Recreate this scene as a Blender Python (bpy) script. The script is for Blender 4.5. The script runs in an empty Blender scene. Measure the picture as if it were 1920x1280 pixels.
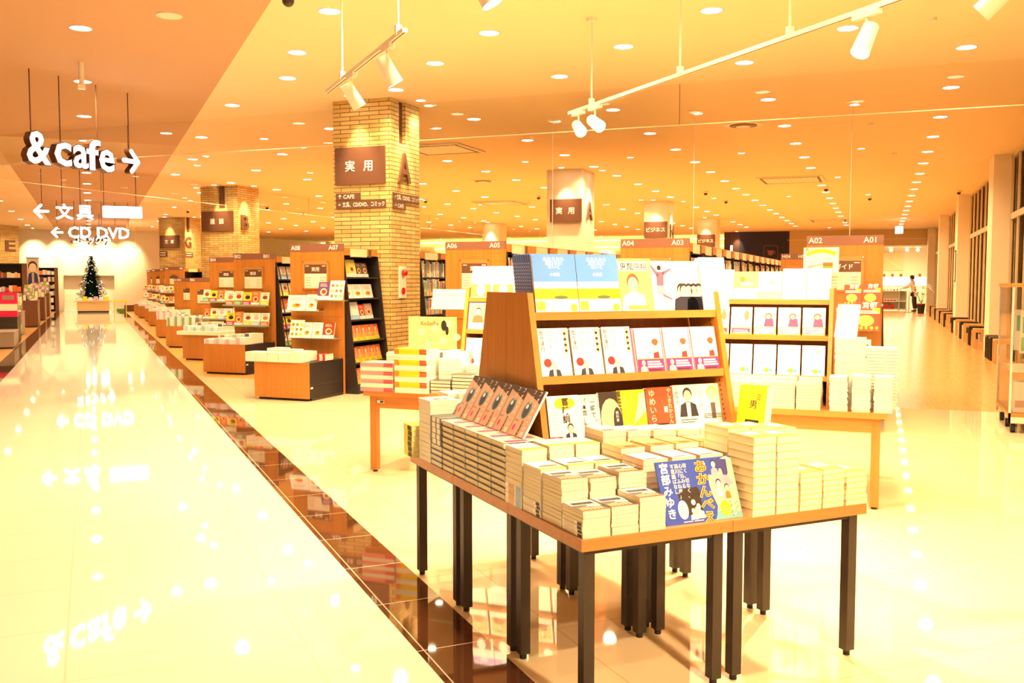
import bpy, math, random
from mathutils import Matrix, Vector
random.seed(7)
sc = bpy.context.scene
COL = sc.collection
R = math.radians

# ---------------- camera, world, exposure ----------------
TH = 21.16
cd = bpy.data.cameras.new('camera'); cam = bpy.data.objects.new('camera', cd); COL.objects.link(cam)
cam.location = (0, 0, 1.5); cam.rotation_euler = (R(90 - 3.674), 0, R(TH))
cd.sensor_width = 36; cd.lens = 1783 * 36 / 1920; cd.clip_end = 200; cd.clip_start = .05
sc.camera = cam
sc.view_settings.view_transform = 'Standard'; sc.view_settings.look = 'None'
sc.view_settings.gamma = 1; sc.view_settings.use_curve_mapping = False
sc.view_settings.exposure = EXPOSURE = 1.25
sc.cycles.use_denoising = True
sc.cycles.sample_clamp_indirect = 6
sc.cycles.max_bounces = 6; sc.cycles.diffuse_bounces = 3; sc.cycles.glossy_bounces = 3
sc.cycles.use_adaptive_sampling = True; sc.cycles.adaptive_threshold = .05; sc.cycles.adaptive_min_samples = 16
sc.cycles.transparent_max_bounces = 10; sc.cycles.transmission_bounces = 4
wd = bpy.data.worlds.new('world'); sc.world = wd; wd.use_nodes = True
wd.node_tree.nodes['Background'].inputs[0].default_value = (1, .72, .42, 1)
wd.node_tree.nodes['Background'].inputs[1].default_value = .75
LAMP = (1, .70, .355)            # warm lamp colour
DOWN_W, DOWN_SMALL_W, TRACK_W = 150., 60., 420.

def spot_data(name, watts, angle, blend=.8, radius=.06, color=LAMP):
    l = bpy.data.lights.new(name, 'SPOT'); l.energy = watts; l.spot_size = R(angle); l.spot_blend = blend
    l.shadow_soft_size = radius; l.color = color
    return l
down_light = spot_data('downlight_lamp', DOWN_W, 150, .9, .09)
down_small = spot_data('small_downlight_lamp', DOWN_SMALL_W, 140, .9, .06)
wash_light = spot_data('wall_washer_lamp', 330., 62, 1., .05)
beam_light = spot_data('column_beam_lamp', 110., 50, 1., .03)
track_near = spot_data('near_track_lamp', 230., 44, .8, .05)
track_light = spot_data('track_lamp', TRACK_W, 62, .8, .05)

# ---------------- materials ----------------
MATS = {}
def lin(c):
    c = c / 255.
    return c / 12.92 if c <= .04045 else ((c + .055) / 1.055) ** 2.4
def material(name, base, rough=.5, metal=0., spec=.5, emit=None, strength=0., alpha=None):
    if name in MATS: return MATS[name]
    m = bpy.data.materials.new(name); m.use_nodes = True
    p = m.node_tree.nodes['Principled BSDF']
    p.inputs['Base Color'].default_value = (*base, 1); p.inputs['Roughness'].default_value = rough
    p.inputs['Metallic'].default_value = metal; p.inputs['Specular IOR Level'].default_value = spec
    if emit:
        p.inputs['Emission Color'].default_value = (*emit, 1); p.inputs['Emission Strength'].default_value = strength
    MATS[name] = m
    return m
def paint(rgb, rough=.45):
    """own colour of printed paper / paint, given as sRGB under white light"""
    k = 'paint_%02x%02x%02x' % tuple(int(v) for v in rgb)
    return material(k, [max(.006, min(.88, lin(v))) for v in rgb], rough)
def node(nt, kind, **kw):
    n = nt.nodes.new(kind)
    for k, v in kw.items():
        if k in n.inputs: n.inputs[k].default_value = v
        else: setattr(n, k, v)
    return n
def wood(name, c1, c2, scale=1., rough=.35, axis='Z'):
    if name in MATS: return MATS[name]
    m = material(name, c1, rough); nt = m.node_tree; p = nt.nodes['Principled BSDF']
    tc = node(nt, 'ShaderNodeTexCoord'); mp = node(nt, 'ShaderNodeMapping')
    st = {'Z': (14, 14, .8), 'X': (.8, 14, 14), 'Y': (14, .8, 14)}[axis]
    mp.inputs['Scale'].default_value = [v * scale for v in st]
    nz = node(nt, 'ShaderNodeTexNoise', Scale=2.2, Detail=6., Roughness=.6)
    cr = nt.nodes.new('ShaderNodeValToRGB')
    cr.color_ramp.elements[0].position = .35; cr.color_ramp.elements[0].color = (*c2, 1)
    cr.color_ramp.elements[1].position = .65; cr.color_ramp.elements[1].color = (*c1, 1)
    nt.links.new(tc.outputs['Object'], mp.inputs['Vector']); nt.links.new(mp.outputs[0], nz.inputs['Vector'])
    nt.links.new(nz.outputs[0], cr.inputs[0]); nt.links.new(cr.outputs[0], p.inputs['Base Color'])
    return m
OAK = wood('oak_veneer', (.53, .205, .036), (.44, .165, .027))
OAKX = wood('oak_veneer_along', (.57, .23, .052), (.47, .18, .036), axis='X')
OAKD = wood('oak_veneer_deep', (.44, .16, .030), (.36, .125, .022))
BLACK = material('dark_brown_steel', (.036, .023, .015), .45)
SHELFD = material('black_laminate', (.018, .012, .012), .5)
RUBBER = material('black_rubber', (.01, .01, .01), .6)
WHITE_METAL = material('cream_painted_metal', (.80, .74, .62), .35)
CHROME = material('chrome', (.75, .75, .75), .15, 1.)
SIGNB = material('brown_sign_board', (.13, .055, .03), .4)
HEADB = material('brown_header_board', (.24, .105, .075), .4)
WHITE = material('white_paper', (.86, .86, .84), .5)
INK = material('black_ink', (.02, .02, .02), .5)
CREAMTXT = material('cream_lettering', (.85, .82, .72), .5)
LENS = material('lit_downlight_diffuser', (.9, .9, .9), .3, emit=(1, .86, .62), strength=14.)
LENS_SPOT = material('lit_spot_lens', (.9, .9, .9), .3, emit=(1, .88, .66), strength=30.)
SIGN_LIT = material('lit_sign_face', (.9, .9, .9), .3, emit=(1, .99, .97), strength=2.6)
SIGN_RET = material('sign_return_brown', (.10, .035, .018), .4)
SLAB_EDGE = wood('table_top_wood', (.50, .195, .050), (.42, .155, .038), axis='X')
def page_mat(name, rgb):
    if name in MATS: return MATS[name]
    m = material(name, rgb, .75); nt = m.node_tree; p = nt.nodes['Principled BSDF']
    tc = node(nt, 'ShaderNodeTexCoord'); mp = node(nt, 'ShaderNodeMapping'); mp.inputs['Scale'].default_value = (3, 3, 900)
    nz = node(nt, 'ShaderNodeTexNoise', Scale=1.5, Detail=2.)
    mx = node(nt, 'ShaderNodeMix'); mx.data_type = 'RGBA'
    mx.inputs[6].default_value = (*[v * .93 for v in rgb], 1); mx.inputs[7].default_value = (*rgb, 1)
    nt.links.new(tc.outputs['Object'], mp.inputs['Vector']); nt.links.new(mp.outputs[0], nz.inputs['Vector'])
    nt.links.new(nz.outputs[0], mx.inputs[0]); nt.links.new(mx.outputs[2], p.inputs['Base Color'])
    return m
PAGE = page_mat('cream_paper_edge', (.84, .75, .50))
PAGEW = page_mat('white_paper_edge', (.84, .80, .68))

# ---------------- mesh building ----------------
GLY = {}
def glyph(text, bold=0., extrude=0.):
    k = (text, bold, extrude)
    if k not in GLY:
        cu = bpy.data.curves.new('t', 'FONT'); cu.body = text; cu.size = 1; cu.offset = bold
        cu.extrude = extrude; cu.resolution_u = 2
        ob = bpy.data.objects.new('t', cu); me = bpy.data.meshes.new_from_object(ob)
        vs = [tuple(v.co) for v in me.vertices]; fs = [tuple(p.vertices) for p in me.polygons]
        bpy.data.objects.remove(ob); bpy.data.curves.remove(cu); bpy.data.meshes.remove(me)
        GLY[k] = (vs, fs)
    return GLY[k]
class MB:
    def __init__(s): s.v = []; s.f = []; s.m = []; s.mats = []; s.M = None; s.sm = []
    def mi(s, mat):
        if mat not in s.mats: s.mats.append(mat)
        return s.mats.index(mat)
    def add(s, vs, fs, mat, smooth=False):
        n = len(s.v); i = s.mi(mat)
        s.v += [tuple(s.M @ Vector(v)) if s.M else tuple(v) for v in vs]
        s.f += [tuple(n + k for k in f) for f in fs]; s.m += [i] * len(fs); s.sm += [smooth] * len(fs)
        return s
    def box(s, x0, x1, y0, y1, z0, z1, mat):
        v = [(x, y, z) for x in (x0, x1) for y in (y0, y1) for z in (z0, z1)]
        return s.add(v, [(0, 1, 3, 2), (4, 6, 7, 5), (0, 4, 5, 1), (2, 3, 7, 6), (0, 2, 6, 4), (1, 5, 7, 3)], mat)
    def prism(s, poly, a0, a1, mat, axis='x'):
        """extrude a closed 2-D outline along an axis: x -> poly is (y,z); y -> (x,z); z -> (x,y)"""
        n = len(poly); P = {'x': lambda p, a: (a, p[0], p[1]), 'y': lambda p, a: (p[0], a, p[1]), 'z': lambda p, a: (p[0], p[1], a)}[axis]
        v = [P(p, a0) for p in poly] + [P(p, a1) for p in poly]
        f = [tuple(range(n)), tuple(range(2 * n - 1, n - 1, -1))] + [(i, i + n, (i + 1) % n + n, (i + 1) % n) for i in range(n)]
        return s.add(v, f, mat)
    def cyl(s, p0, p1, r0, mat, r1=None, seg=12, caps=True, smooth=True):
        r1 = r0 if r1 is None else r1
        p0 = Vector(p0); p1 = Vector(p1); d = (p1 - p0).normalized()
        a = d.orthogonal().normalized(); b = d.cross(a)
        v = []
        for p, r in ((p0, r0), (p1, r1)):
            for i in range(seg):
                t = 2 * math.pi * i / seg; v.append(p + a * (r * math.cos(t)) + b * (r * math.sin(t)))
        s.add(v, [(i, (i + 1) % seg, (i + 1) % seg + seg, i + seg) for i in range(seg)], mat, smooth)
        if caps: s.add(v, [tuple(range(seg - 1, -1, -1)), tuple(range(seg, 2 * seg))], mat)
        return s
    def ball(s, c, r, mat, seg=10, rings=6, sz=1.):
        v = []; f = []
        for j in range(rings + 1):
            ph = math.pi * j / rings
            for i in range(seg):
                t = 2 * math.pi * i / seg
                v.append((c[0] + r * math.sin(ph) * math.cos(t), c[1] + r * math.sin(ph) * math.sin(t), c[2] + r * sz * math.cos(ph)))
        for j in range(rings):
            for i in range(seg): f.append((j * seg + i, j * seg + (i + 1) % seg, (j + 1) * seg + (i + 1) % seg, (j + 1) * seg + i))
        return s.add(v, f, mat, True)
    # flat art on the plane y = y0, seen from -y: x across, z up
    def rect(s, x0, z0, x1, z1, y0, mat): return s.add([(x0, y0, z0), (x1, y0, z0), (x1, y0, z1), (x0, y0, z1)], [(0, 1, 2, 3)], mat)
    def disc(s, cx, cz, r, y0, mat, rz=None, n=16):
        rz = rz or r
        return s.add([(cx + r * math.cos(2 * math.pi * i / n), y0, cz + rz * math.sin(2 * math.pi * i / n)) for i in range(n)], [tuple(range(n))], mat)
    def shape(s, pts, y0, mat): return s.add([(p[0], y0, p[1]) for p in pts], [tuple(range(len(pts)))], mat)
    def text(s, t, x, z, size, y0, mat, bold=0., vertical=False, center=False, extrude=0., sx=1.):
        if not t: return s
        if vertical:
            for k, ch in enumerate(t):
                vs, fs = glyph(ch, bold, extrude)
                s.add([(x + v[0] * size * sx, y0 - v[2] * size, z - (k + 1) * size * 1.02 + v[1] * size + .1 * size) for v in vs], fs, mat)
            return s
        vs, fs = glyph(t, bold, extrude)
        if center:
            w = (max(v[0] for v in vs) + min(v[0] for v in vs)) / 2; x = x - w * size * sx
        return s.add([(x + v[0] * size * sx, y0 - v[2] * size, z + v[1] * size) for v in vs], fs, mat)
    def mesh(s, name):
        me = bpy.data.meshes.new(name); me.from_pydata(s.v, [], s.f)
        for m in s.mats: me.materials.append(m)
        me.polygons.foreach_set('material_index', s.m); me.polygons.foreach_set('use_smooth', s.sm)
        me.update(); return me
    def build(s, name, parent=None, loc=(0, 0, 0), rz=0., **tags):
        return inst(name, s.mesh(name), parent, loc, rz, **tags)
def inst(name, me, parent=None, loc=(0, 0, 0), rz=0., rx=0., **tags):
    o = bpy.data.objects.new(name, me); COL.objects.link(o); o.location = loc; o.rotation_euler = (rx, 0, rz)
    if parent: o.parent = parent
    for k, v in tags.items():
        if v is not None: o[k] = v
    return o
def thing(name, label, cat, loc=(0, 0, 0), rz=0., group=None):
    return inst(name, None, None, loc, rz, label=label, category=cat, group=group)
def struct(name, mb, **k): return mb.build(name, kind='structure', **k)
ORD = 'first second third fourth fifth sixth seventh eighth ninth tenth eleventh twelfth thirteenth fourteenth fifteenth sixteenth seventeenth eighteenth nineteenth twentieth'.split()
def ordn(i): return ORD[i] if i < 20 else ('twenty-' + ORD[i - 20] if i < 29 else ('thirtieth' if i == 29 else 'thirty-' + ORD[(i - 30) % 9] if i < 39 else 'forty-' + ORD[(i - 40) % 9]))

# ---------------- frames: store grid (x,y), aisle (a along, b across), table (u,v) ----------------
S2 = math.sqrt(.5)
def AI(a, b, z=0.): return (-S2 * a + S2 * b, S2 * a + S2 * b, z)       # rz = 45 deg
AZ = R(45)
TZ = R(46.)
def TB(u, v, z=0.):
    c, s = math.cos(R(1.)), math.sin(R(1.))
    return AI(2.81 + v * c + u * s, 1.50 + u * c - v * s, z)
# ---------------- setting: floor, ceiling, walls ----------------
def tile_floor(name, base, grout, size, rot, rough=.04, spec=.5, mortar=.004, offx=0., offy=0.):
    m = material(name, base, rough, spec=spec); nt = m.node_tree; p = nt.nodes['Principled BSDF']
    tc = node(nt, 'ShaderNodeTexCoord'); mp = node(nt, 'ShaderNodeMapping')
    mp.inputs['Rotation'].default_value = (0, 0, -rot); mp.inputs['Location'].default_value = (offx, offy, 0)
    br = node(nt, 'ShaderNodeTexBrick'); br.offset = 0.
    br.inputs['Scale'].default_value = 1.; br.inputs['Brick Width'].default_value = size[0]; br.inputs['Row Height'].default_value = size[1]
    br.inputs['Mortar Size'].default_value = mortar; br.inputs['Mortar Smooth'].default_value = 0.
    br.inputs['Color1'].default_value = (*base, 1); br.inputs['Color2'].default_value = (*[v * .97 for v in base], 1)
    br.inputs['Mortar'].default_value = (*grout, 1)
    nt.links.new(tc.outputs['Object'], mp.inputs['Vector']); nt.links.new(mp.outputs[0], br.inputs['Vector'])
    nt.links.new(br.outputs['Color'], p.inputs['Base Color'])
    return m
FL_AISLE = tile_floor('polished_ivory_tile', (.82, .77, .68), (.72, .65, .54), (.9, .6), R(45), .035, offx=.13, offy=.35)
FL_SHOP = tile_floor('polished_beige_tile', (.74, .61, .40), (.60, .46, .28), (.9, .9), R(45), .03)
FL_DARK = tile_floor('polished_brown_tile', (.080, .031, .014), (.60, .50, .36), (.6, .6), R(45), .03, mortar=.003)
FL_WOOD = wood('plank_floor', (.66, .36, .12), (.58, .30, .09), 1., .22, 'Y')
def plane(name, pts, z, mat, **k):
    mb = MB(); mb.add([(p[0], p[1], z) for p in pts], [tuple(range(len(pts)))], mat); return struct(name, mb, **k)
def slab(name, pts, z0, z1, mat):
    mb = MB(); mb.prism(pts, z0, z1, mat, 'z'); return struct(name, mb)
q = lambda a, b: AI(a, b)[:2]
FAR = 53.
slab('floor_aisle', [q(-4, -1.26), q(-4, 1.17), q(FAR, 1.17), q(FAR, -1.26)], -.1, 0, FL_AISLE)
slab('floor_aisle_border', [q(-4, 1.17), q(-4, 1.48), q(FAR, 1.48), q(FAR, 1.17)], -.1, 0, FL_DARK)
slab('floor_aisle_border', [q(-4, -1.57), q(-4, -1.26), q(FAR, -1.26), q(FAR, -1.57)], -.1, 0, FL_DARK)
# shop side: polished tile up to y = 12.05, wooden planks beyond
YW = 12.05
xb = lambda y: S2 * 0 + (1.48 / S2) - y          # x on the border line b = 1.48 at given y
slab('floor_shop_tiles', [(xb(-3.), -3.), (4.6, -3.), (4.6, YW), (xb(YW), YW)], -.1, 0, FL_SHOP)
slab('floor_shop_planks', [(xb(YW), YW), (4.6, YW), (4.6, 54), (-36.5, 54), q(FAR, 1.48)], -.1, 0, FL_WOOD)
slab('floor_stationery_side', [q(-4, -1.57), q(FAR, -1.57), q(FAR, -16), q(-4, -16)], -.1, 0, FL_WOOD)
# ceiling: plaster over the shop, a darker painted band over the aisle
ZC = 4.03
CEIL = material('ceiling_plaster', (.80, .66, .43), .9, spec=.1)
CEILB = material('ceiling_band_paint', (.52, .34, .22), .9, spec=.1)
slab('ceiling_aisle_band', [q(-6, -1.56), q(-6, 1.56), q(FAR, 1.56), q(FAR, -1.56)], ZC, ZC + .1, CEILB)
slab('ceiling_shop', [q(-6, 1.56), (6, -6), (6, 56), (-36.5, 56), q(FAR, 1.56)], ZC, ZC + .1, CEIL)
slab('ceiling_stationery_side', [q(-6, -1.56), q(FAR, -1.56), q(FAR, -16), q(-6, -16)], ZC, ZC + .1, CEIL)
WALL = material('wall_paint', (.80, .72, .56), .8, spec=.2)
WALLT = material('wall_tan_paint', (.56, .42, .24), .8, spec=.2)
# end wall of the aisle, with the low recess behind the tree
mb = MB(); mb.M = Matrix.Rotation(AZ, 4, 'Z')
mb.box(-4.6, -1.27, FAR, FAR + .2, 0, ZC, WALL); mb.box(1.10, 4.2, FAR, FAR + .2, 0, ZC, WALL)
mb.box(-1.27, 1.10, FAR, FAR + .2, 1.75, ZC, WALL)
struct('wall_aisle_end', mb)
mb = MB(); mb.M = Matrix.Rotation(AZ, 4, 'Z')
mb.box(-1.27, 1.10, FAR + .35, FAR + .4, 0, 1.8, WALL); mb.box(-1.32, -1.27, FAR + .2, FAR + .4, 0, 1.8, WALL)
mb.box(1.10, 1.15, FAR + .2, FAR + .4, 0, 1.8, WALL); mb.box(-1.32, 1.15, FAR + .2, FAR + .4, 1.75, 1.8, WALL)
struct('wall_recess', mb)
mb = MB(); mb.M = Matrix.Rotation(AZ, 4, 'Z'); mb.box(-16, -4.6, FAR, FAR + .2, 0, ZC, WALL); struct('wall_stationery_end', mb)
mb = MB(); mb.M = Matrix.Rotation(AZ, 4, 'Z'); mb.box(-16.2, -16, -4, FAR, 0, ZC, WALL); struct('wall_stationery_side', mb)
# far wall of the shop (y = 51) with the opening to the gift shop, and its room behind
YF = 51.
mb = MB()
mb.box(-4.43, -.30, YF, YF + .3, 0, ZC, WALLT); mb.box(-.30, 2.19, YF, YF + .3, 3.22, ZC, WALLT); mb.box(2.19, 3.4, YF, YF + .3, 0, ZC, WALLT)
struct('wall_far', mb)
NAVY = material('navy_wall_paint', (.012, .010, .030), .7)
mb = MB(); mb.box(-6.95, -4.43, YF, YF + .3, 0, ZC, NAVY); struct('wall_cafe', mb)
BROWN = material('dark_brown_wall_paint', (.06, .022, .012), .7)
mb = MB(); mb.box(-7.75, -6.95, YF, YF + .3, 0, ZC, BROWN); struct('wall_cafe_side', mb)
mb = MB(); mb.box(-34, -7.75, YF + 3., YF + 3.2, 0, ZC, WALL); struct('wall_shop_back', mb)
mb = MB(); mb.box(-.5, 3.4, YF + 5.0, YF + 5.2, 0, ZC, WALL); mb.box(-.55, -.5, YF + .3, YF + 5.2, 0, ZC, WALL); mb.box(3.4, 3.45, YF + .3, YF + 5.2, 0, ZC, WALL)
struct('wall_gift_shop', mb)
# window wall on the right, x = 2.40, pillars standing out to x = 2.08
FRAME = material('window_frame_paint', (.62, .52, .36), .5)
BLIND = material('vertical_blind_fabric', (.62, .50, .30), .7)
NIGHT = material('dark_night_glass', (.10, .075, .05), .08)
XW = 2.40
mb = MB(); mb.box(XW + .25, XW + .45, -3, YF + 5.2, 0, ZC, WALLT); struct('wall_window_side', mb)
PY = [2.7, 12.15, 21.6, 31.05, 40.5, 49.95]
for i, y in enumerate(PY):
    mb = MB(); mb.box(2.08, XW + .3, y, y + .95, 0, ZC, WALL); struct('wall_window_side_pillar', mb)
for i in range(5):
    y0, y1 = PY[i] + .95, PY[i + 1]; n = 8; st = (y1 - y0) / n
    mb = MB()
    for z in (.0, 2.72, ZC - .07): mb.box(XW, XW + .12, y0, y1, z, z + (.12 if z == 2.72 else .07), FRAME)
    for k in range(n + 1):
        yy = y0 + k * st; mb.box(XW, XW + .12, max(y0, yy - .03), min(y1, yy + .03), 0, ZC, FRAME)
    w = struct('window_%d' % (i + 1), mb)
    mb = MB()
    mb.box(XW + .10, XW + .115, y0, y1, .07, ZC - .07, NIGHT); mb.build('window_pane', w)
    mb = MB(); k = int((y1 - y0) / .14)
    for j in range(k):
        yy = y0 + .04 + j * .14
        if j % 23 == 11: continue
        mb.add([(XW + .03, yy, .1), (XW + .06, yy + .132, .1), (XW + .06, yy + .132, ZC - .1), (XW + .03, yy, ZC - .1)], [(0, 1, 2, 3)], BLIND)
    mb.build('window_blind', w)
# frameless glass smoke curtains under the ceiling
def clear_glass():
    m = bpy.data.materials.new('clear_glass'); m.use_nodes = True; nt = m.node_tree; nt.nodes.clear()
    o = node(nt, 'ShaderNodeOutputMaterial'); mx = node(nt, 'ShaderNodeMixShader'); tr = node(nt, 'ShaderNodeBsdfTransparent')
    gl = node(nt, 'ShaderNodeBsdfGlossy', Roughness=.0); fr = node(nt, 'ShaderNodeFresnel', IOR=1.45)
    mu = node(nt, 'ShaderNodeMath'); mu.operation = 'MULTIPLY'; mu.inputs[1].default_value = .6
    tr.inputs[0].default_value = (.94, .93, .9, 1)
    nt.links.new(fr.outputs[0], mu.inputs[0]); nt.links.new(mu.outputs[0], mx.inputs[0])
    nt.links.new(tr.outputs[0], mx.inputs[1]); nt.links.new(gl.outputs[0], mx.inputs[2]); nt.links.new(mx.outputs[0], o.inputs[0])
    MATS['clear_glass'] = m; return m
GLASS = clear_glass()
EDGE = material('glass_polished_edge', (.85, .80, .62), .3)
def smoke_curtain(x0, x1, y0, y1, label_at):
    L = math.hypot(x1 - x0, y1 - y0); n = max(1, round(L / 4.15)); ang = math.atan2(y1 - y0, x1 - x0)
    for k in range(n):
        a = k / n; b = (k + 1) / n
        t = thing('glass_smoke_curtain', f'clear glass panel under the ceiling, {ordn(k)} {label_at}', 'glass panel',
                  (x0 + (x1 - x0) * a, y0 + (y1 - y0) * a, ZC), ang, 'glass smoke curtains')
        mb = MB(); w = L / n - .006; mb.add([(0, 0, -.52), (w, 0, -.52), (w, 0, -.002), (0, 0, -.002)], [(0, 1, 2, 3)], GLASS); mb.build('glass_pane', t)
        mb = MB(); mb.box(0, w, -.006, .006, -.532, -.52, EDGE); mb.build('bottom_rail', t)
        mb = MB(); mb.box(w, w + .006, -.004, .004, -.52, -.002, SIGNB); mb.build('joint', t)
smoke_curtain(2.05, -20.6, 12.4, 12.4, 'from the window wall across the shop')
smoke_curtain(-16.4, -16.4, 12.6, 46, 'along the line past column B')
smoke_curtain(-4.4, 2.05, 49.5, 49.5, 'above the gift shop end')

# ---------------- ceiling lights ----------------
def ring_mesh(r):
    mb = MB(); n = 24; v = []; f = []
    for rr, z in ((r + .012, 0.), (r + .012, -.006), (r, -.006), (r, 0.)):
        for i in range(n): t = 2 * math.pi * i / n; v.append((rr * math.cos(t), rr * math.sin(t), z))
    for j in range(3):
        for i in range(n): f.append((j * n + i, j * n + (i + 1) % n, (j + 1) * n + (i + 1) % n, (j + 1) * n + i))
    mb.add(v, f, WHITE_METAL, True); return mb.mesh('trim_ring')
def disc_mesh(r):
    mb = MB(); n = 24; mb.add([(r * math.cos(2 * math.pi * i / n), r * math.sin(2 * math.pi * i / n), -.004) for i in range(n)], [tuple(range(n - 1, -1, -1))], LENS); return mb.mesh('diffuser')
RB, DB_ = ring_mesh(.10), disc_mesh(.10); RS, DS = ring_mesh(.065), disc_mesh(.065)
def downlight(x, y, big, label):
    t = thing('ceiling_downlight', label, 'ceiling light', (x, y, ZC), 0, 'recessed downlights')
    inst('trim_ring', RB if big else RS, t); inst('diffuser', DB_ if big else DS, t)
    l = bpy.data.objects.new('lamp', down_light if big else down_small); COL.objects.link(l); l.parent = t; l.location = (0, 0, -.02)
XC = [.80, -1.53, -3.77, -6.02, -8.63, -11.27, -13.48, -15.8, -18.4, -20.6, -22.9, -25.2, -27.6, -29.9]
YR = [13.9, 16.33, 18.5, 20.6, 22.6, 24.75, 26.85, 28.9, 31.05, 33.2, 35.4, 37.5, 39.8, 42., 44.2, 46.4]
inb = lambda x, y: (x + y) * S2
for i, x in enumerate(XC):
    for j, y in enumerate(YR):
        if i > 7 and j > 13: continue
        if inb(x, y) < (1.7 if i < 10 else 3.2): continue
        if any(cx - .4 < x < cx + 1.2 and cy - .3 < y < cy + 1.2 for cx, cy in [(-7.3, 20.8), (-7.2, 30.1), (-7.1, 39.2), (-17.2, 21.2), (-16.5, 39)]): continue
        downlight(x, y, True, f'round recessed downlight, {ordn(j)} past the glass panels in the {ordn(i)} row from the windows')
# staggered field nearer than the glass
for i, (x, y) in enumerate([(-1.54, 9.17), (-3.8, 9.17), (-6.11, 9.17), (-.37, 10.3), (-2.66, 10.22), (-4.91, 10.2), (-6.99, 10.27),
                            (.81, 11.6), (-1.54, 11.47), (-3.78, 11.41), (-6.07, 11.41), (-8.81, 11.55)]):
    downlight(x, y, True, f'round recessed downlight over the display tables, {ordn(i)} counting row by row towards the glass')
for i, (x, y) in enumerate([(-.37, 7.9), (-2.66, 7.9), (-4.9, 7.9), (.8, 9.1), (-1.54, 6.8), (-3.8, 6.8), (.8, 6.8), (-.37, 5.6), (-2.66, 5.6), (.8, 4.4), (-1.54, 4.4), (-.4, 3.2), (.8, 2.)]):
    downlight(x, y, True, f'round recessed downlight above the black-legged tables, {ordn(i)} counting towards the camera')
for i, (x, y) in enumerate([(-.41, 14.75), (-2.65, 14.68), (-4.87, 14.54), (-6.95, 14.49), (-10.35, 14.45), (-.41, 19.67), (-2.65, 19.51), (-4.87, 19.33), (-7.15, 19.25),
                            (-10.34, 15.65), (-12.6, 19.37), (-1.05, 24.87), (-.41, 30.18), (-2.65, 29.97), (-4.86, 29.8), (-7.1, 29.6), (-12.56, 29.5), (-14.1, 17.22), (-12.9, 16.03), (-2.38, 48.5), (-6.17, 12.6), (-14.7, 29.6)]):
    downlight(x, y, False, f'small recessed downlight set between the main rows, {ordn(i)} counting away from the camera')
# lights over the aisle: one line, spacing 2.8 m
for k in range(18):
    a = 7.85 + 2.81 * k
    if a > 52: break
    x, y, _ = AI(a, -.03); downlight(x, y, True, f'round downlight in the darker ceiling band above the aisle, {ordn(k)} from the camera')
# stationery side
kk = 0
for a in (19.5, 24.5, 29.5, 34.5, 39.5, 44.5, 49.):
    for b in (-2.6, -5.2, -7.8):
        x, y, _ = AI(a + (1.1 if b == -5.2 else 0), b); downlight(x, y, True, f'round downlight over the stationery side, {ordn(kk)} counting away from the camera'); kk += 1
kk = 0
for a in (27.5, 31., 35., 39., 43.5, 48.):
    x, y, _ = AI(a, 2.7); downlight(x, y, False, f'small downlight beside the aisle band beyond column B, {ordn(kk)} going away'); kk += 1
# wall washers on the end wall of the aisle
def spot_at(name, data, loc, target, parent=None):
    l = bpy.data.objects.new(name, data); COL.objects.link(l); l.location = loc
    d = Vector(target) - Vector(loc); l.rotation_euler = d.to_track_quat('-Z', 'Y').to_euler()
    return l
def puck(loc, label, data, target):
    t = thing('adjustable_downlight', label, 'ceiling light', loc, 0, 'adjustable wall-washing downlights')
    inst('trim_ring', RS, t); inst('diffuser', DS, t)
    l = spot_at('lamp', data, (0, 0, -.03), Vector(target) - Vector(loc)); l.parent = t
for k, b in enumerate((-2.53, -1.4, -.35, .77, 1.78)):
    puck(AI(FAR - 1.1, b, ZC), f'downlight washing the pale end wall, {ordn(k)} from the stationery side', wash_light, AI(FAR, b, 2.6))
# ---------------- columns and their signs ----------------
def brick_mat():
    m = material('long_yellow_brick', (.62, .40, .16), .7, spec=.2); nt = m.node_tree; p = nt.nodes['Principled BSDF']
    tc = node(nt, 'ShaderNodeTexCoord'); sp = node(nt, 'ShaderNodeSeparateXYZ'); ad = node(nt, 'ShaderNodeMath'); cb = node(nt, 'ShaderNodeCombineXYZ')
    br = node(nt, 'ShaderNodeTexBrick'); br.offset = .5
    br.inputs['Scale'].default_value = 1.; br.inputs['Brick Width'].default_value = .31; br.inputs['Row Height'].default_value = .0585
    br.inputs['Mortar Size'].default_value = .0045; br.inputs['Mortar Smooth'].default_value = .1; br.inputs['Bias'].default_value = 0.
    br.inputs['Color1'].default_value = (.76, .54, .22, 1); br.inputs['Color2'].default_value = (.60, .37, .12, 1); br.inputs['Mortar'].default_value = (.10, .055, .022, 1)
    nz = node(nt, 'ShaderNodeTexNoise', Scale=7.); mx = node(nt, 'ShaderNodeMix'); mx.data_type = 'RGBA'; mx.blend_type = 'MULTIPLY'; mx.inputs[0].default_value = .25
    bp = node(nt, 'ShaderNodeBump', Strength=.6, Distance=.01)
    L = nt.links.new
    L(tc.outputs['Object'], sp.inputs[0]); L(sp.outputs[0], ad.inputs[0]); L(sp.outputs[1], ad.inputs[1])
    L(ad.outputs[0], cb.inputs[0]); L(sp.outputs[2], cb.inputs[1]); L(cb.outputs[0], br.inputs['Vector'])
    L(tc.outputs['Object'], nz.inputs['Vector']); L(br.outputs['Color'], mx.inputs[6]); L(nz.outputs['Color'], mx.inputs[7])
    L(mx.outputs[2], p.inputs['Base Color']); L(br.outputs['Fac'], bp.inputs['Height']); bp.invert = True; L(bp.outputs[0], p.inputs['Normal'])
    return m
BRICK = brick_mat()
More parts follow.
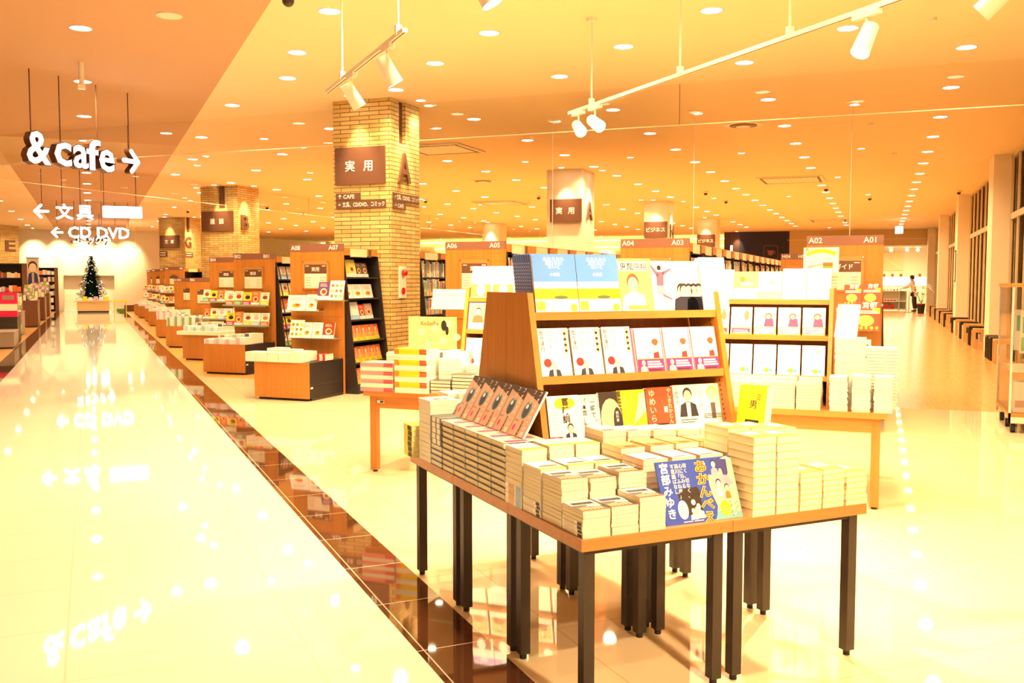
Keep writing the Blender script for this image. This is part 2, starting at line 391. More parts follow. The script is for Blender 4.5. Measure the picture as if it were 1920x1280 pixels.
def column(x, y, wx, wy, mat, slot_f=None, slot_s=None):
    mb = MB(); d = .06; H0 = 3.43
    mb.box(x, x + wx, y, y + wy, 0, H0, mat)
    xs = [x, x + wx]; ys = [y, y + wy]
    if slot_f: xs = [x, slot_f[0], slot_f[1], x + wx]
    if slot_s: ys = [y, slot_s[0], slot_s[1], y + wy]
    # upper part with recessed light slots
    if slot_f or slot_s:
        a0, a1 = (slot_f or (x + wx, x + wx)); b0, b1 = (slot_s or (y, y))
        poly = [(x, y)]
        if slot_f: poly += [(a0, y), (a0, y + d), (a1, y + d), (a1, y)]
        poly += [(x + wx, y)]
        if slot_s: poly += [(x + wx, b0), (x + wx - d, b0), (x + wx - d, b1), (x + wx, b1)]
        poly += [(x + wx, y + wy), (x, y + wy)]
        mb.prism(poly, H0, ZC, mat, 'z')
        if slot_f: mb.box(a0, a1, y + d - .004, y + d - .002, H0, ZC, SIGN_RET)
        if slot_s: mb.box(x + wx - d + .002, x + wx - d + .004, b0, b1, H0, ZC, SIGN_RET)
    else: mb.box(x, x + wx, y, y + wy, H0, ZC, mat)
    struct('column', mb)
def category_sign(x0, x1, z0, z1, y, text, label, thick=.03, boxed=False):
    w, h = x1 - x0, z1 - z0
    t = thing('category_sign', label, 'sign', (x0, y, z0), 0, None)
    mb = MB(); mb.box(0, w, -thick, 0, 0, h, SIGNB); mb.build('board', t)
    s = .165 if len(text) < 3 else .66 / len(text) * .98
    mb = MB()
    if len(text) == 2:
        mb.text(text[0], w * .5 - .235, h * .5 - .065, s, -thick - .003, CREAMTXT, .012)
        mb.text(text[1], w * .5 + .06, h * .5 - .065, s, -thick - .003, CREAMTXT, .012)
    else: mb.text(text, w * .5, h * .5 - s * .4, s, -thick - .003, CREAMTXT, .012, center=True)
    mb.build('lettering', t)
    # little ceiling beam over the sign
    return t
def side_letter(ch, x, y0, y1, z0, z1, label):
    """metal letter standing off the +x face of a column, reading along +y"""
    vs, fs = glyph(ch, .02, .5); xs = [v[0] for v in vs]; ys = [v[1] for v in vs]
    sx = (y1 - y0) / (max(xs) - min(xs)); sz = (z1 - z0) / (max(ys) - min(ys)); mb = MB()
    mb.add([(x + .02 + v[2] * .03, y0 + (v[0] - min(xs)) * sx, z0 + (v[1] - min(ys)) * sz) for v in vs], fs, SIGNB)
    o = mb.build('column_letter'); o['label'] = label; o['category'] = 'sign letter'; return o
def direction_sign(M, w, h, rows, label, short=None):
    """brown strip sign; M places it, local x across, z up, front at -y"""
    t = thing('direction_sign', label, 'sign'); t.matrix_world = M
    mb = MB(); mb.box(0, w, -.012, 0, 0, h, SIGNB); mb.build('board', t)
    mb = MB()
    if rows: mb.text(rows, .035, h * .5 - .028, .078, -.0135, CREAMTXT, .01, sx=min(1., (w - .05) / (max(v[0] for v in glyph(rows, .01)[0]) * .078)))
    else:
        for z in (.04, .13): mb.rect(.03, z, .07, z + .035, -.0135, CREAMTXT); mb.rect(.09, z, w * .8, z + .03, -.0135, CREAMTXT)
    mb.build('lettering', t)
FRONT = lambda x, y, z: Matrix.Translation((x, y, z))
SIDE = lambda x, y, z: Matrix.Translation((x, y, z)) @ Matrix.Rotation(R(90), 4, 'Z')
column(-7.31, 11.84, .92, .88, BRICK, None, (12.09, 12.29))
category_sign(-7.27, -6.47, 2.85, 3.37, 11.84, '実用', 'large brown sign reading 実用 on the nearest brick column')
side_letter('A', -6.39, 12.03, 12.39, 2.89, 3.31, 'tall brown letter A on the nearest brick column')
direction_sign(FRONT(-7.27, 11.84, 2.635), .40, .10, '↑ CAFE', 'short brown strip reading CAFE under the 実用 sign on the brick column')
direction_sign(FRONT(-7.27, 11.84, 2.51), .80, .12, '← 文具、CD/DVD、コミック', 'long brown strip with arrow to 文具 and CD/DVD below the CAFE strip')
direction_sign(SIDE(-6.39, 11.88, 2.615), .80, .115, '→ 文具、CD/DVD、コミック', 'brown strip with 文具 under the letter A of the nearest column')
direction_sign(SIDE(-6.39, 11.88, 2.505), .38, .10, '→ CAFE', 'short brown strip reading CAFE under the letter A, narrower than the strip above')
column(-17.27, 21.2, 1.2, .95, BRICK, (-16.69, -16.47), None)
category_sign(-17.23, -16.2, 2.82, 3.36, 21.2, '雑誌', 'brown sign reading 雑誌 on the brick column marked B')
side_letter('B', -16.07, 21.33, 21.66, 2.87, 3.26, 'brown letter B on the second brick column')
column(-27.36, 31.0, 1.3, .95, BRICK, None, (31.1, 31.3))
category_sign(-27.3, -26.33, 2.81, 3.31, 31.0, '文庫', 'brown sign reading 文庫 on the brick column marked G')
side_letter('G', -26.06, 31.0, 31.35, 2.82, 3.26, 'brown letter G on the third brick column')
direction_sign(FRONT(-27.35, 31.0, 2.47), .40, .2, '', 'small dark strip sign below the 文庫 sign')
direction_sign(SIDE(-26.06, 31.02, 2.44), .42, .2, '', 'small dark strip sign below the letter G')
column(-37.3, 40.8, .95, .95, BRICK)
category_sign(-37.25, -36.46, 2.75, 3.33, 40.8, '児童書', 'brown sign reading 児童書 on the farthest brick column')
column(-38.6, 32.2, 1.0, 1.1, BRICK)
side_letter('E', -37.6, 32.55, 33.1, 2.85, 3.35, 'brown letter E on the brick column of the stationery side')
column(-7.22, 20.88, .85, .98, WALL)
category_sign(-7.12, -6.37, 2.83, 3.35, 20.86, '実用', 'brown 実用 sign on the plain white column with a letter A', .06)
side_letter('A', -6.37, 21.15, 21.65, 2.9, 3.32, 'thin brown letter A on the plain white column')
column(-7.14, 30.2, .78, .9, WALL)
category_sign(-7.12, -6.37, 2.86, 3.37, 30.18, 'ビジネス', 'brown sign reading ビジネス on the second plain white column', .06)
side_letter('H', -6.36, 30.45, 30.95, 2.87, 3.3, 'thin brown letter H on the second plain white column')
column(-7.05, 39.25, .78, .9, WALL)
category_sign(-7.05, -6.33, 2.86, 3.36, 39.23, 'ビジネス', 'smaller brown sign reading ビジネス on the farthest white column', .06)
column(-16.5, 39.0, .8, .9, WALL); column(-16.4, 30.2, .8, .9, WALL)
for (x, y, tx, ty, lb) in [(-6.87, 11.55, -6.87, 11.84, 'above the 実用 sign of the brick column'), (-6.1, 12.2, -6.39, 12.2, 'beside the letter A of the brick column'),
                       (-16.58, 20.9, -16.58, 21.2, 'above the 雑誌 sign'), (-15.75, 21.5, -16.07, 21.5, 'beside the letter B'),
                       (-6.75, 20.5, -6.75, 20.86, 'above the 実用 sign of the white column'), (-6.05, 21.4, -6.37, 21.4, 'beside the letter A of the white column'),
                       (-6.75, 29.8, -6.75, 30.2, 'above the nearer ビジネス sign'), (-6.7, 38.9, -6.7, 39.2, 'above the farther ビジネス sign'),
                       (-26.8, 30.7, -26.8, 31.0, 'above the 文庫 sign'), (-36.9, 40.5, -36.9, 40.8, 'above the 児童書 sign'), (-16.1, 38.7, -16.1, 39.0, 'in front of the far white column'),
                       (-5.98, 30.7, -6.36, 30.7, 'beside the letter H'), (-25.75, 31.2, -26.06, 31.2, 'beside the letter G')]:
    puck((x, y, ZC), 'tiny ceiling spot ' + lb, beam_light, (tx, ty, 3.0))
# fire alarm box on the brick column
t = thing('fire_alarm_panel', 'white fire alarm panel with red lamp and red button on the brick column', 'fire alarm', (-6.39, 12.14, 1.25), R(90))
mb = MB(); mb.box(-.10, .10, -.02, 0, 0, .45, WHITE_METAL); mb.build('plate', t)
RED = material('red_lamp_plastic', (.62, .015, .012), .25)
mb = MB(); mb.ball((0, -.045, .36), .05, RED); mb.build('lamp_dome', t, label='red dome lamp')
mb = MB(); mb.cyl((0, -.035, .10), (0, -.02, .10), .05, RED); mb.build('push_button', t, label='red round button')

# ---------------- hanging lit letter signs over the aisle ----------------
def lit_letters(t, txt, x, z, size, depth, bold=.03, name='letter', sx=1.):
    for ch_i, ch in enumerate(txt):
        if ch == ' ': continue
    vs, fs = glyph(txt, bold)
    mb = MB(); mb.text(txt, x, z, size, -depth - .004, SIGN_LIT, bold, sx=sx); mb.build('lit_face', t, label='glowing white letter face')
    mb = MB(); mb.text(txt, x, z, size, -depth / 2, SIGN_RET, bold + .012, extrude=depth / 2 / size, sx=sx); mb.build('return', t, label='dark brown letter side')
def fit_letter(t, ch, x0, x1, z0, z1, depth):
    vs, fs = glyph(ch, .016); xs = [v[0] for v in vs]; ys = [v[1] for v in vs]; kx = (x1 - x0) / (max(xs) - min(xs)); kz = (z1 - z0) / (max(ys) - min(ys))
    mb = MB(); mb.add([(x0 + (v[0] - min(xs)) * kx, -depth - .004, z0 + (v[1] - min(ys)) * kz) for v in vs], fs, SIGN_LIT); mb.build('lit_face', t, label='glowing white letter face')
    v2, f2 = glyph(ch, .034, .5)
    mb = MB(); mb.add([(x0 + (v[0] - min(xs)) * kx, -depth / 2 - v[2] * depth, z0 + (v[1] - min(ys)) * kz) for v in v2], f2, SIGN_RET); mb.build('return', t, label='dark brown letter side')
def rods(t, xs, z0):
    for x in xs:
        mb = MB(); mb.cyl((x, -.03, z0), (x, -.03, ZC - t.location.z), .008, SIGN_RET, seg=6); mb.build('suspension_rod', t)
def arrow(t, x, z, s, depth, left=False):
    k = -1 if left else 1
    for (mat, d0, d1, g, nm) in ((SIGN_LIT, depth + .001, depth + .005, 0, 'lit_face'), (SIGN_RET, 0, depth, .006, 'return')):
        mb = MB()
        def bar(p, q_, w):
            dx, dz = q_[0] - p[0], q_[1] - p[1]; L = math.hypot(dx, dz); nx, nz = -dz / L * w, dx / L * w
            n = 6; pts = []
            a0 = math.atan2(nz, nx)
            for i in range(n + 1): a = a0 + math.pi * i / n; pts.append((p[0] + w * math.cos(a), p[1] + w * math.sin(a)))
            for i in range(n + 1): a = a0 + math.pi + math.pi * i / n; pts.append((q_[0] + w * math.cos(a), q_[1] + w * math.sin(a)))
            mb.prism([(a_, b_) for a_, b_ in pts], -d1, -d0, mat, 'y')
        w = .09 * s + g
        bar((x - k * .42 * s, z), (x + k * .40 * s, z), w); bar((x + k * .42 * s, z), (x + k * .02 * s, z + .42 * s), w); bar((x + k * .42 * s, z), (x + k * .02 * s, z - .42 * s), w)
        mb.build('arrow_' + nm, t)
t = thing('hanging_sign', 'lit white letter sign reading & cafe with an arrow, nearest over the aisle', 'hanging sign', (-9.6, 8.52, 2.90), R(90))
for ch, x0, x1, z0, z1 in (('&', .06, .41, .0, .39), ('c', .47, .73, .02, .31), ('a', .76, 1.0, .02, .31), ('f', .98, 1.21, .02, .41), ('e', 1.19, 1.45, .02, .31)): fit_letter(t, ch, x0, x1, z0, z1, .09)
arrow(t, 1.75, .21, .32, .09)
rods(t, [.18, .62, 1.22, 1.78], .3)
o = AI(24.3, -1.18, 0)
t = thing('hanging_sign', 'lit white sign with an arrow, 文具 and a blank white bar, second over the aisle', 'hanging sign', (o[0], o[1], 2.93), AZ)
arrow(t, .19, .14, .32, .08, True); lit_letters(t, '文', .48, -.0, .37, .08, .022); lit_letters(t, '具', .91, -.0, .37, .08, .018)
mb = MB(); r = .03; pts = []
for cx, cz, a0 in ((2.30, .06, -90), (2.30, .27, 0), (1.50, .27, 90), (1.50, .06, 180)):
    pts += [(cx + r * math.cos(R(a0 + 22.5 * i)), cz + r * math.sin(R(a0 + 22.5 * i))) for i in range(5)]
mb.prism(pts, -.085, -.079, SIGN_LIT, 'y'); mb.build('lit_bar', t)
mb = MB(); mb.prism([(1.9 + (p[0] - 1.9) * 1.015, .165 + (p[1] - .165) * 1.04) for p in pts], -.078, 0, SIGN_RET, 'y'); mb.build('bar_box', t)
rods(t, [.2, .62, 1.0, 1.5, 2.2], .3)
o = AI(33.7, -1.14, 0)
t = thing('hanging_sign', 'lit white sign reading CD DVD with an arrow, third over the aisle', 'hanging sign', (o[0], o[1], 2.86), AZ)
arrow(t, .2, .16, .34, .08, True); lit_letters(t, 'CD DVD', .50, .0, .50, .08, .02, sx=.96)
rods(t, [.2, .7, 1.1, 1.5, 1.9, 2.3], .4)
t = thing('hanging_sign', 'lit white sign reading コミック, farthest of the aisle signs', 'hanging sign', (-28., 27.05, 2.90), R(90))
lit_letters(t, 'コミック', .0, .0, .37, .09, .015); arrow(t, 1.72, .15, .36, .09); rods(t, [.2, .8, 1.4], .3)
# far ring of white hanging lamps seen against the end wall is part of track spots
# ---------------- ceiling fittings ----------------
TANP = paint((205, 175, 140))
def cassette(x, y, L, W, rz, label):
    t = thing('air_conditioner', label, 'ceiling air conditioner', (x, y, ZC), rz)
    mb = MB(); mb.box(-L / 2, L / 2, -W / 2, W / 2, -.03, -.001, WHITE_METAL); mb.build('panel', t)
    for s in (-1, 1):
        mb = MB(); mb.box(-L / 2 + .05, L / 2 - .05, s * (W / 2 - .10) - .03, s * (W / 2 - .10) + .03, -.034, -.030, BLACK); mb.build('air_slot', t)
        mb = MB(); mb.box(s * (L / 2 - .10) - .03, s * (L / 2 - .10) + .03, -W / 2 + .15, W / 2 - .15, -.034, -.030, BLACK); mb.build('air_slot', t)
    mb = MB(); mb.box(-L / 2 + .18, L / 2 - .18, -W / 2 + .18, W / 2 - .18, -.036, -.03, CHROME if False else WHITE_METAL)
    for k in range(9):
        xx = -L / 2 + .24 + k * (L - .48) / 8; mb.box(xx - .003, xx + .003, -W / 2 + .2, W / 2 - .2, -.038, -.036, TANP)
    mb.build('grille', t)
cassette(-7.95, 16.75, 1.3, 1.3, 0, 'square ceiling air conditioner with black slots beside the brick column')
cassette(-2.15, 24.95, 1.55, 1.5, 0, 'square ceiling air conditioner beyond the second glass panel joint')
cassette(-2.1, 42.5, 1.5, 1.5, 0, 'far ceiling air conditioner near the gift shop')
cassette(-11.6, 29.0, 1.5, 1.5, 0, 'far ceiling air conditioner between the white columns')
def diffuser(x, y, label):
    t = thing('air_diffuser', label, 'air diffuser', (x, y, ZC))
    for k, r in enumerate((.32, .22, .12)):
        mb = MB(); mb.cyl((0, 0, -.012 - k * .012), (0, 0, -.001 - k * .012), r, WHITE_METAL if k % 2 == 0 else SIGNB, seg=24); mb.build('cone_ring', t)
diffuser(-2.15, 16.0, 'round ceiling air diffuser just past the glass panels')
diffuser(-9.5, 22.5, 'round ceiling air diffuser beyond the brick column')
def dome(x, y, label):
    t = thing('dome_camera', label, 'security camera', (x, y, ZC), 0)
    mb = MB(); mb.cyl((0, 0, -.05), (0, 0, 0), .075, WHITE_METAL, seg=16); mb.build('base', t)
    mb = MB(); mb.ball((0, 0, -.06), .055, BLACK, 12, 8); mb.build('dome', t)
for i, (x, y) in enumerate([(-4.95, 7.3), (-13.38, 27.05), (-9.62, 27.06), (-4.71, 27.46), (-4.62, 30.66), (-.37, 31.04), (2.0, 29.81), (-19.59, 27.46), (-20.05, 30.34), (-23.31, 27.91), (-1.45, 25.9 + 1.6)]):
    dome(x, y, f'dark dome camera on the ceiling, {ordn(i)} listed from the track lights into the store')
def sensor(x, y, label):
    mb = MB(); mb.cyl((0, 0, -.03), (0, 0, 0), .045, WHITE_METAL, seg=12)
    mb.build('smoke_detector', None, (x, y, ZC), label=label, category='smoke detector')
bx, by, _ = AI(9.8, .75); mb = MB(); mb.cyl((0, 0, -.012), (0, 0, 0), .12, WHITE_METAL, seg=20); mb.build('ceiling_speaker', None, (bx, by, ZC), label='flat round speaker cover in the aisle ceiling band', category='speaker')
for i, (x, y) in enumerate([(.4, 10.2), (-.2, 16.6), (.2, 20.6), (-3.4, 12.9)]): sensor(x, y, f'small round detector on the plaster ceiling, {ordn(i)} of a scattered four')
# wall-mounted style pipe light under the aisle band
bx, by, _ = AI(12.3, -.04)
t = thing('exit_lamp_bracket', 'short white hanging tube fitting under the aisle ceiling band', 'ceiling fitting', (bx + .0, by, ZC), AZ)
mb = MB(); mb.cyl((0, 0, -.26), (0, 0, 0), .03, WHITE_METAL, seg=10); mb.build('tube', t)
mb = MB(); mb.box(-.04, .04, -.04, .04, -.31, -.26, WHITE_METAL); mb.build('head', t)
for i, x in enumerate((-4.9, -2.66, -.43)):  # added cords that imitate pale reflection streaks in glass
    t = thing('reflection_cord', f'thin pale cord imitating a reflection streak below a small ceiling plate, {ordn(2 - i)} from the windows', 'cord', (x, 14.45, ZC), 0, 'cords imitating reflection streaks')
    mb = MB(); mb.cyl((0, 0, -.015), (0, 0, 0), .09, WHITE_METAL, seg=16); mb.build('ceiling_plate', t)
    mb = MB(); mb.cyl((0, 0, -2.15), (0, 0, -.01), .006, WHITE_METAL, seg=6); mb.build('cord', t)
# ---------------- track lights ----------------
def track(a0, a1, b, z, rod_as, label):
    x, y, _ = AI(a0, b); t = thing('lighting_track', label, 'lighting track', (x, y, z), AZ)
    L = a1 - a0
    mb = MB(); mb.box(-.018, .018, 0, L, -.012, .018, WHITE_METAL); mb.box(-.006, .006, 0, L, -.0135, -.012, SIGNB); mb.build('rail', t)
    for a in rod_as:
        mb = MB(); mb.cyl((0, a - a0, .05), (0, a - a0, ZC - z), .009, WHITE_METAL, seg=8); mb.box(-.022, .022, a - a0 - .02, a - a0 + .02, .0, .07, WHITE_METAL)
        mb.cyl((0, a - a0, ZC - z - .035), (0, a - a0, ZC - z), .05, WHITE_METAL, seg=14); mb.build('suspension_rod', t)
    return t
def track_spot(a, b, z, target, label, lit=True, data=None):
    x, y, _ = AI(a, b); t = thing('track_spotlight', label, 'spotlight', (x, y, z), 0, None)
    base = Vector((x, y, z)); d = Vector(target) - base; d.normalize()
    mb = MB(); mb.M = Matrix.Rotation(AZ, 4, 'Z'); mb.box(-.02, .02, -.11, .11, -.045, -.012, WHITE_METAL); mb.build('track_adapter', t)
    mb = MB(); mb.cyl((0, 0, -.045), (0, 0, -.13), .009, WHITE_METAL, seg=8); mb.build('stem', t)
    c = Vector((0, 0, -.17)); p0 = c - d * .09; p1 = c + d * .12
    mb = MB(); mb.cyl(p0, p1, .05, WHITE_METAL, .058, seg=20, caps=False)
    e = d.orthogonal().normalized(); f = d.cross(e)
    ring = [tuple(p0 + e * .05 * math.cos(2 * math.pi * i / 20) + f * .05 * math.sin(2 * math.pi * i / 20)) for i in range(20)]
    mb.add(ring, [tuple(range(20))], WHITE_METAL); mb.build('head', t)
    mb = MB(); mb.cyl(p1 - d * .02, p1 - d * .015, .053, LENS_SPOT, seg=20); mb.build('lens', t)
    l = spot_at('lamp', data or track_light, p1 + d * .005, p1 + d); l.parent = t
Z_T = 3.19
track(6.30, 8.62, 1.99, Z_T, [8.05, 6.45], 'white lighting track on two rods hung nearest the aisle')
track_spot(7.75, 1.99, Z_T, (-3.0, 8.4, .6), 'white track spotlight, farther of two on the short track', data=track_light)
track_spot(6.72, 1.99, Z_T, (-2.2, 7.2, .6), 'white track spotlight, nearer of two on the short track', data=track_light)
track(3.6, 8.72, 4.49, Z_T, [8.25, 6.73, 5.38, 4.2], 'long white lighting track slanting above the wooden tables')
track_spot(8.52, 4.49, Z_T, (-.4, 5.0, .8), 'glowing track spotlight at the far end of the long track')
track_spot(8.18, 4.49, Z_T, (.6, 5.4, .8), 'glowing track spotlight second from the far end of the long track')
track_spot(4.66, 4.49, Z_T, (-1.0, 5.2, .6), 'white track spotlight above the stacks by the window side')
track_spot(3.7, 4.49, Z_T, (-2.0, 6.6, .9), 'white track spotlight at the nearer end of the long track')
track(-1.6, 5.4, 1.87, Z_T, [0., 5.0], 'white lighting track nearest the camera over the black-legged tables')
track_spot(.4, 1.87, Z_T, TB(.5, .9, .9), 'track spotlight aimed at the near rack', data=track_near)
track_spot(-.7, 1.87, Z_T, TB(.9, .4, .6), 'track spotlight aimed at the near table corner', data=track_near)
track_spot(1.5, 1.87, Z_T, (-1.0, 6.6, 1.0), 'track spotlight aimed at the window-side rack', data=track_near)
track_spot(4.62, 1.87, Z_T, TB(1.5, 1.2, .9), 'lit spotlight cut by the upper edge of the picture', data=track_light)
# ---------------- books ----------------
def art_bars(mb, x0, z0, x1, z1, n, y, mat, thick=.25):
    h = (z1 - z0) / n
    for k in range(n): mb.rect(x0, z0 + k * h, x0 + (x1 - x0) * (1 - .25 * ((k * 7) % 3) / 3), z0 + k * h + h * thick, y, mat)
def person_art(mb, cx, z0, h, y, hair, skin, coat, shirt=None, k=.62):
    """printed portrait: shoulders, head, hair"""
    w = h * k; f = .55 / k
    mb.shape([(cx - w * .62, z0), (cx + w * .62, z0), (cx + w * .5, z0 + h * .40), (cx + w * .15, z0 + h * .50), (cx - w * .15, z0 + h * .50), (cx - w * .5, z0 + h * .40)], y, coat)
    if shirt: mb.shape([(cx - w * .12, z0), (cx + w * .12, z0), (cx + w * .14, z0 + h * .48), (cx - w * .14, z0 + h * .48)], y - .0002, shirt)
    mb.disc(cx, z0 + h * .76, w * f * .34, y - .0002, hair, h * .235); mb.disc(cx, z0 + h * .70, w * f * .28, y - .0004, skin, h * .20)
    for s in (-1, 1): mb.disc(cx + s * w * f * .11, z0 + h * .72, w * f * .035, y - .0006, hair, h * .012, 6)
    mb.rect(cx - w * f * .07, z0 + h * .60, cx + w * f * .07, z0 + h * .612, y - .0006, ORG)
NAVYP, BLUEP, YEL, REDP, MAG = paint((40, 55, 130)), paint((70, 150, 225)), paint((250, 220, 20)), paint((205, 40, 35)), paint((215, 45, 125))
SKIN, HAIRD, HAIRB, SUIT = paint((245, 205, 180)), paint((50, 30, 25)), paint((170, 85, 50)), paint((45, 45, 60))
ORG, GRN, PNK, LGREY, TAN, CREAM, LBLUE = paint((235, 110, 40)), paint((110, 160, 70)), paint((245, 180, 200)), paint((190, 190, 195)), paint((196, 160, 140)), paint((250, 240, 215)), paint((165, 205, 240))
def d_plain(c, bar=None):
    def f(mb, w, h, y):
        if bar: mb.rect(-w / 2, 0, w / 2, h * .24, y, bar)
        art_bars(mb, -w * .3, h * .62, w * .3, h * .85, 4, y - .0002, c)
    return f
def d_sasa(mb, w, h, y):
    mb.text('佐々淳行', -w * .46, h * .96, w * .155, y, INK, .012, True)
    mb.text('政治家たち', -w * .22, h * .97, w * .20, y, paint((80, 150, 220)), .006, True)
    mb.text('私を通りすぎた', .02 * w, h * .97, w * .155, y, paint((100, 165, 225)), .006, True)
    mb.disc(-w * .27, h * .275, w * .13, y, REDP); mb.rect(w * .33, h * .45, w * .44, h * .97, y, paint((215, 195, 160)))
    person_art(mb, -w * .07, 0, h * .29, y - .0005, LGREY, SKIN, SUIT, WHITE, .85)
    for k in range(4): mb.disc(w * .385, h * (.52 + .12 * k), w * .045, y - .0003, HAIRD)
def d_pink(mb, w, h, y):
    mb.rect(-w / 2, 0, w / 2, h * .30, y, MAG); mb.rect(-w / 2, h * .285, w / 2, h * .30, y - .0002, YEL)
    art_bars(mb, -w * .13, h * .09, w * .46, h * .26, 3, y - .0003, WHITE, .6); mb.rect(-w * .1, h * .02, w * .4, h * .05, y - .0003, INK)
    person_art(mb, -w * .28, 0, h * .26, y - .0004, WHITE, SKIN, LGREY)
    mb.text('置かれた', -w * .08, h * .95, w * .14, y, paint((245, 225, 220)), 0, True)
    mb.disc(w * .26, h * .68, w * .13, y, HAIRB, h * .07); mb.shape([(w * .14, h * .30), (w * .38, h * .30), (w * .34, h * .62), (w * .2, h * .62)], y, paint((120, 50, 60)))
    mb.shape([(w * .12, h * .42), (w * .42, h * .46), (w * .36, h * .60), (w * .18, h * .6)], y - .0002, paint((240, 215, 205)))
def d_fort(mb, w, h, y):
    mb.rect(-w / 2, 0, w / 2, h, y, TAN); mb.shape([(-w / 2, h), (w / 2, h), (w / 2, h * .72), (w * .1, h * .8), (-w / 2, h * .9)], y - .0001, paint((70, 50, 45)))
    mb.disc(-w * .05, h * .55, w * .23, y - .0002, paint((90, 120, 135)), h * .19); mb.disc(-w * .05, h * .53, w * .15, y - .0003, paint((40, 60, 80)), h * .15); mb.disc(-w * .1, h * .62, w * .07, y - .0004, paint((205, 225, 230)), h * .05)
    mb.text('フォルトゥナの瞳', w * .22, h * .99, w * .175, y - .0005, WHITE, .012, True)
    mb.text('フィル', -w * .12, h * .99, w * .15, y - .0005, CREAM, .01, True)
    mb.text('百田尚樹', w * .0, h * .34, w * .12, y - .0005, INK, .012, True)
    mb.text('運命の人', w * .26, h * .38, w * .085, y - .0005, MAG, 0, True); mb.disc(-w * .32, h * .16, w * .06, y - .0004, MAG, h * .07)
    art_bars(mb, -w * .45, h * .30, -w * .2, h * .34, 2, y - .0004, INK)
def d_adventure(mb, w, h, y):
    mb.disc(w * .05, h * .83, w * .33, y, YEL, h * .13); mb.text('冒険訓', -w * .05, h * .96, w * .24, y - .0003, paint((60, 40, 30)), .03, True)
    art_bars(mb, -w * .42, h * .3, -w * .2, h * .8, 7, y, LGREY); mb.rect(-w / 2, 0, -w * .1, h * .12, y, REDP); mb.disc(-w * .3, h * .06, w * .13, y - .0004, WHITE, h * .04)
    person_art(mb, w * .17, 0, h * .40, y - .0005, HAIRD, SKIN, SUIT, WHITE); mb.rect(w * .1, 0, w / 2, h * .05, y - .0015, YEL)
def d_honne(mb, w, h, y):
    mb.text('一瞬で', w * .05, h * .90, w * .22, y, INK, .015, True); mb.text('「本音」を', -w * .28, h * .92, w * .2, y, INK, .015, True)
    mb.text('井上公造', w * .33, h * .97, w * .11, y, INK, 0, True); mb.text('聞く', w * .2, h * .35, w * .1, y, REDP)
    person_art(mb, w * .38, 0, h * .22, y - .0004, HAIRD, SKIN, SUIT)
def d_dark(mb, w, h, y):
    mb.rect(-w / 2, 0, w / 2, h, y, paint((55, 45, 45))); mb.disc(0, h * .35, w * .48, y - .0002, paint((235, 200, 160)), h * .5)
    mb.disc(w * .28, h * .3, w * .2, y - .0004, paint((45, 45, 70)), h * .34); mb.text('教科書', w * .2, h * .55, w * .14, y - .0005, CREAM, 0, True)
def d_yellow(mb, w, h, y):
    mb.rect(-w / 2, 0, w / 2, h, y, paint((240, 220, 40))); mb.shape([(w * .0, h * .2), (w * .5, h * .5), (w * .5, h * .95), (w * .3, h * .9), (w * .18, h * .55)], y - .0002, paint((250, 245, 200)))
    art_bars(mb, -w * .45, h * .6, -w * .1, h * .9, 4, y - .0002, paint((200, 195, 90))); mb.rect(-w / 2, 0, w / 2, h * .12, y - .0003, CREAM); mb.disc(-w * .3, h * .1, w * .08, y - .0005, INK)
def d_yume(mb, w, h, y):
    mb.rect(-w / 2, 0, w / 2, h, y, paint((196, 78, 50))); mb.text('ゆめいらん', -w * .42, h * .97, w * .26, y - .0002, paint((250, 225, 200)), .006, True)
    mb.text('やしきたかじん', w * .28, h * .98, w * .16, y - .0002, CREAM, .004, True); mb.rect(w * .12, h * .42, w * .26, h * .56, y - .0002, paint((190, 180, 215))); mb.rect(-w * .2, 0, w * .24, h * .18, y - .0003, INK); art_bars(mb, -w * .17, .0, w * .22, h * .15, 3, y - .0005, CREAM, .5)
def d_suit(mb, w, h, y):
    mb.text('小橋建太', -w * .44, h * .97, w * .15, y, INK, 0, True); person_art(mb, w * .08, h * .28, h * .66, y, HAIRD, SKIN, SUIT, WHITE)
    art_bars(mb, -w * .3, h * .04, w * .4, h * .26, 4, y - .0005, INK, .3); mb.text('今日より', w * .38, h * .98, w * .1, y, INK, 0, True)
def d_blonde(mb, w, h, y):
    mb.rect(w * .1, 0, w / 2, h, y, paint((215, 200, 185))); mb.text('今日より強い', -w * .46, h * .97, w * .12, y, paint((190, 120, 90)), 0, True)
    person_art(mb, 0., h * .2, h * .76, y - .0002, paint((225, 180, 110)), SKIN, paint((230, 230, 230)), paint((90, 80, 75))); art_bars(mb, -w * .35, h * .22, w * .45, h * .34, 3, y - .0008, INK, .4)
    mb.rect(-w * .45, 0, w / 2, h * .17, y - .001, WHITE); mb.disc(w * .34, h * .08, w * .06, y - .0015, paint((235, 190, 40))); art_bars(mb, -w * .4, h * .03, w * .2, h * .14, 2, y - .0013, LGREY, .4)
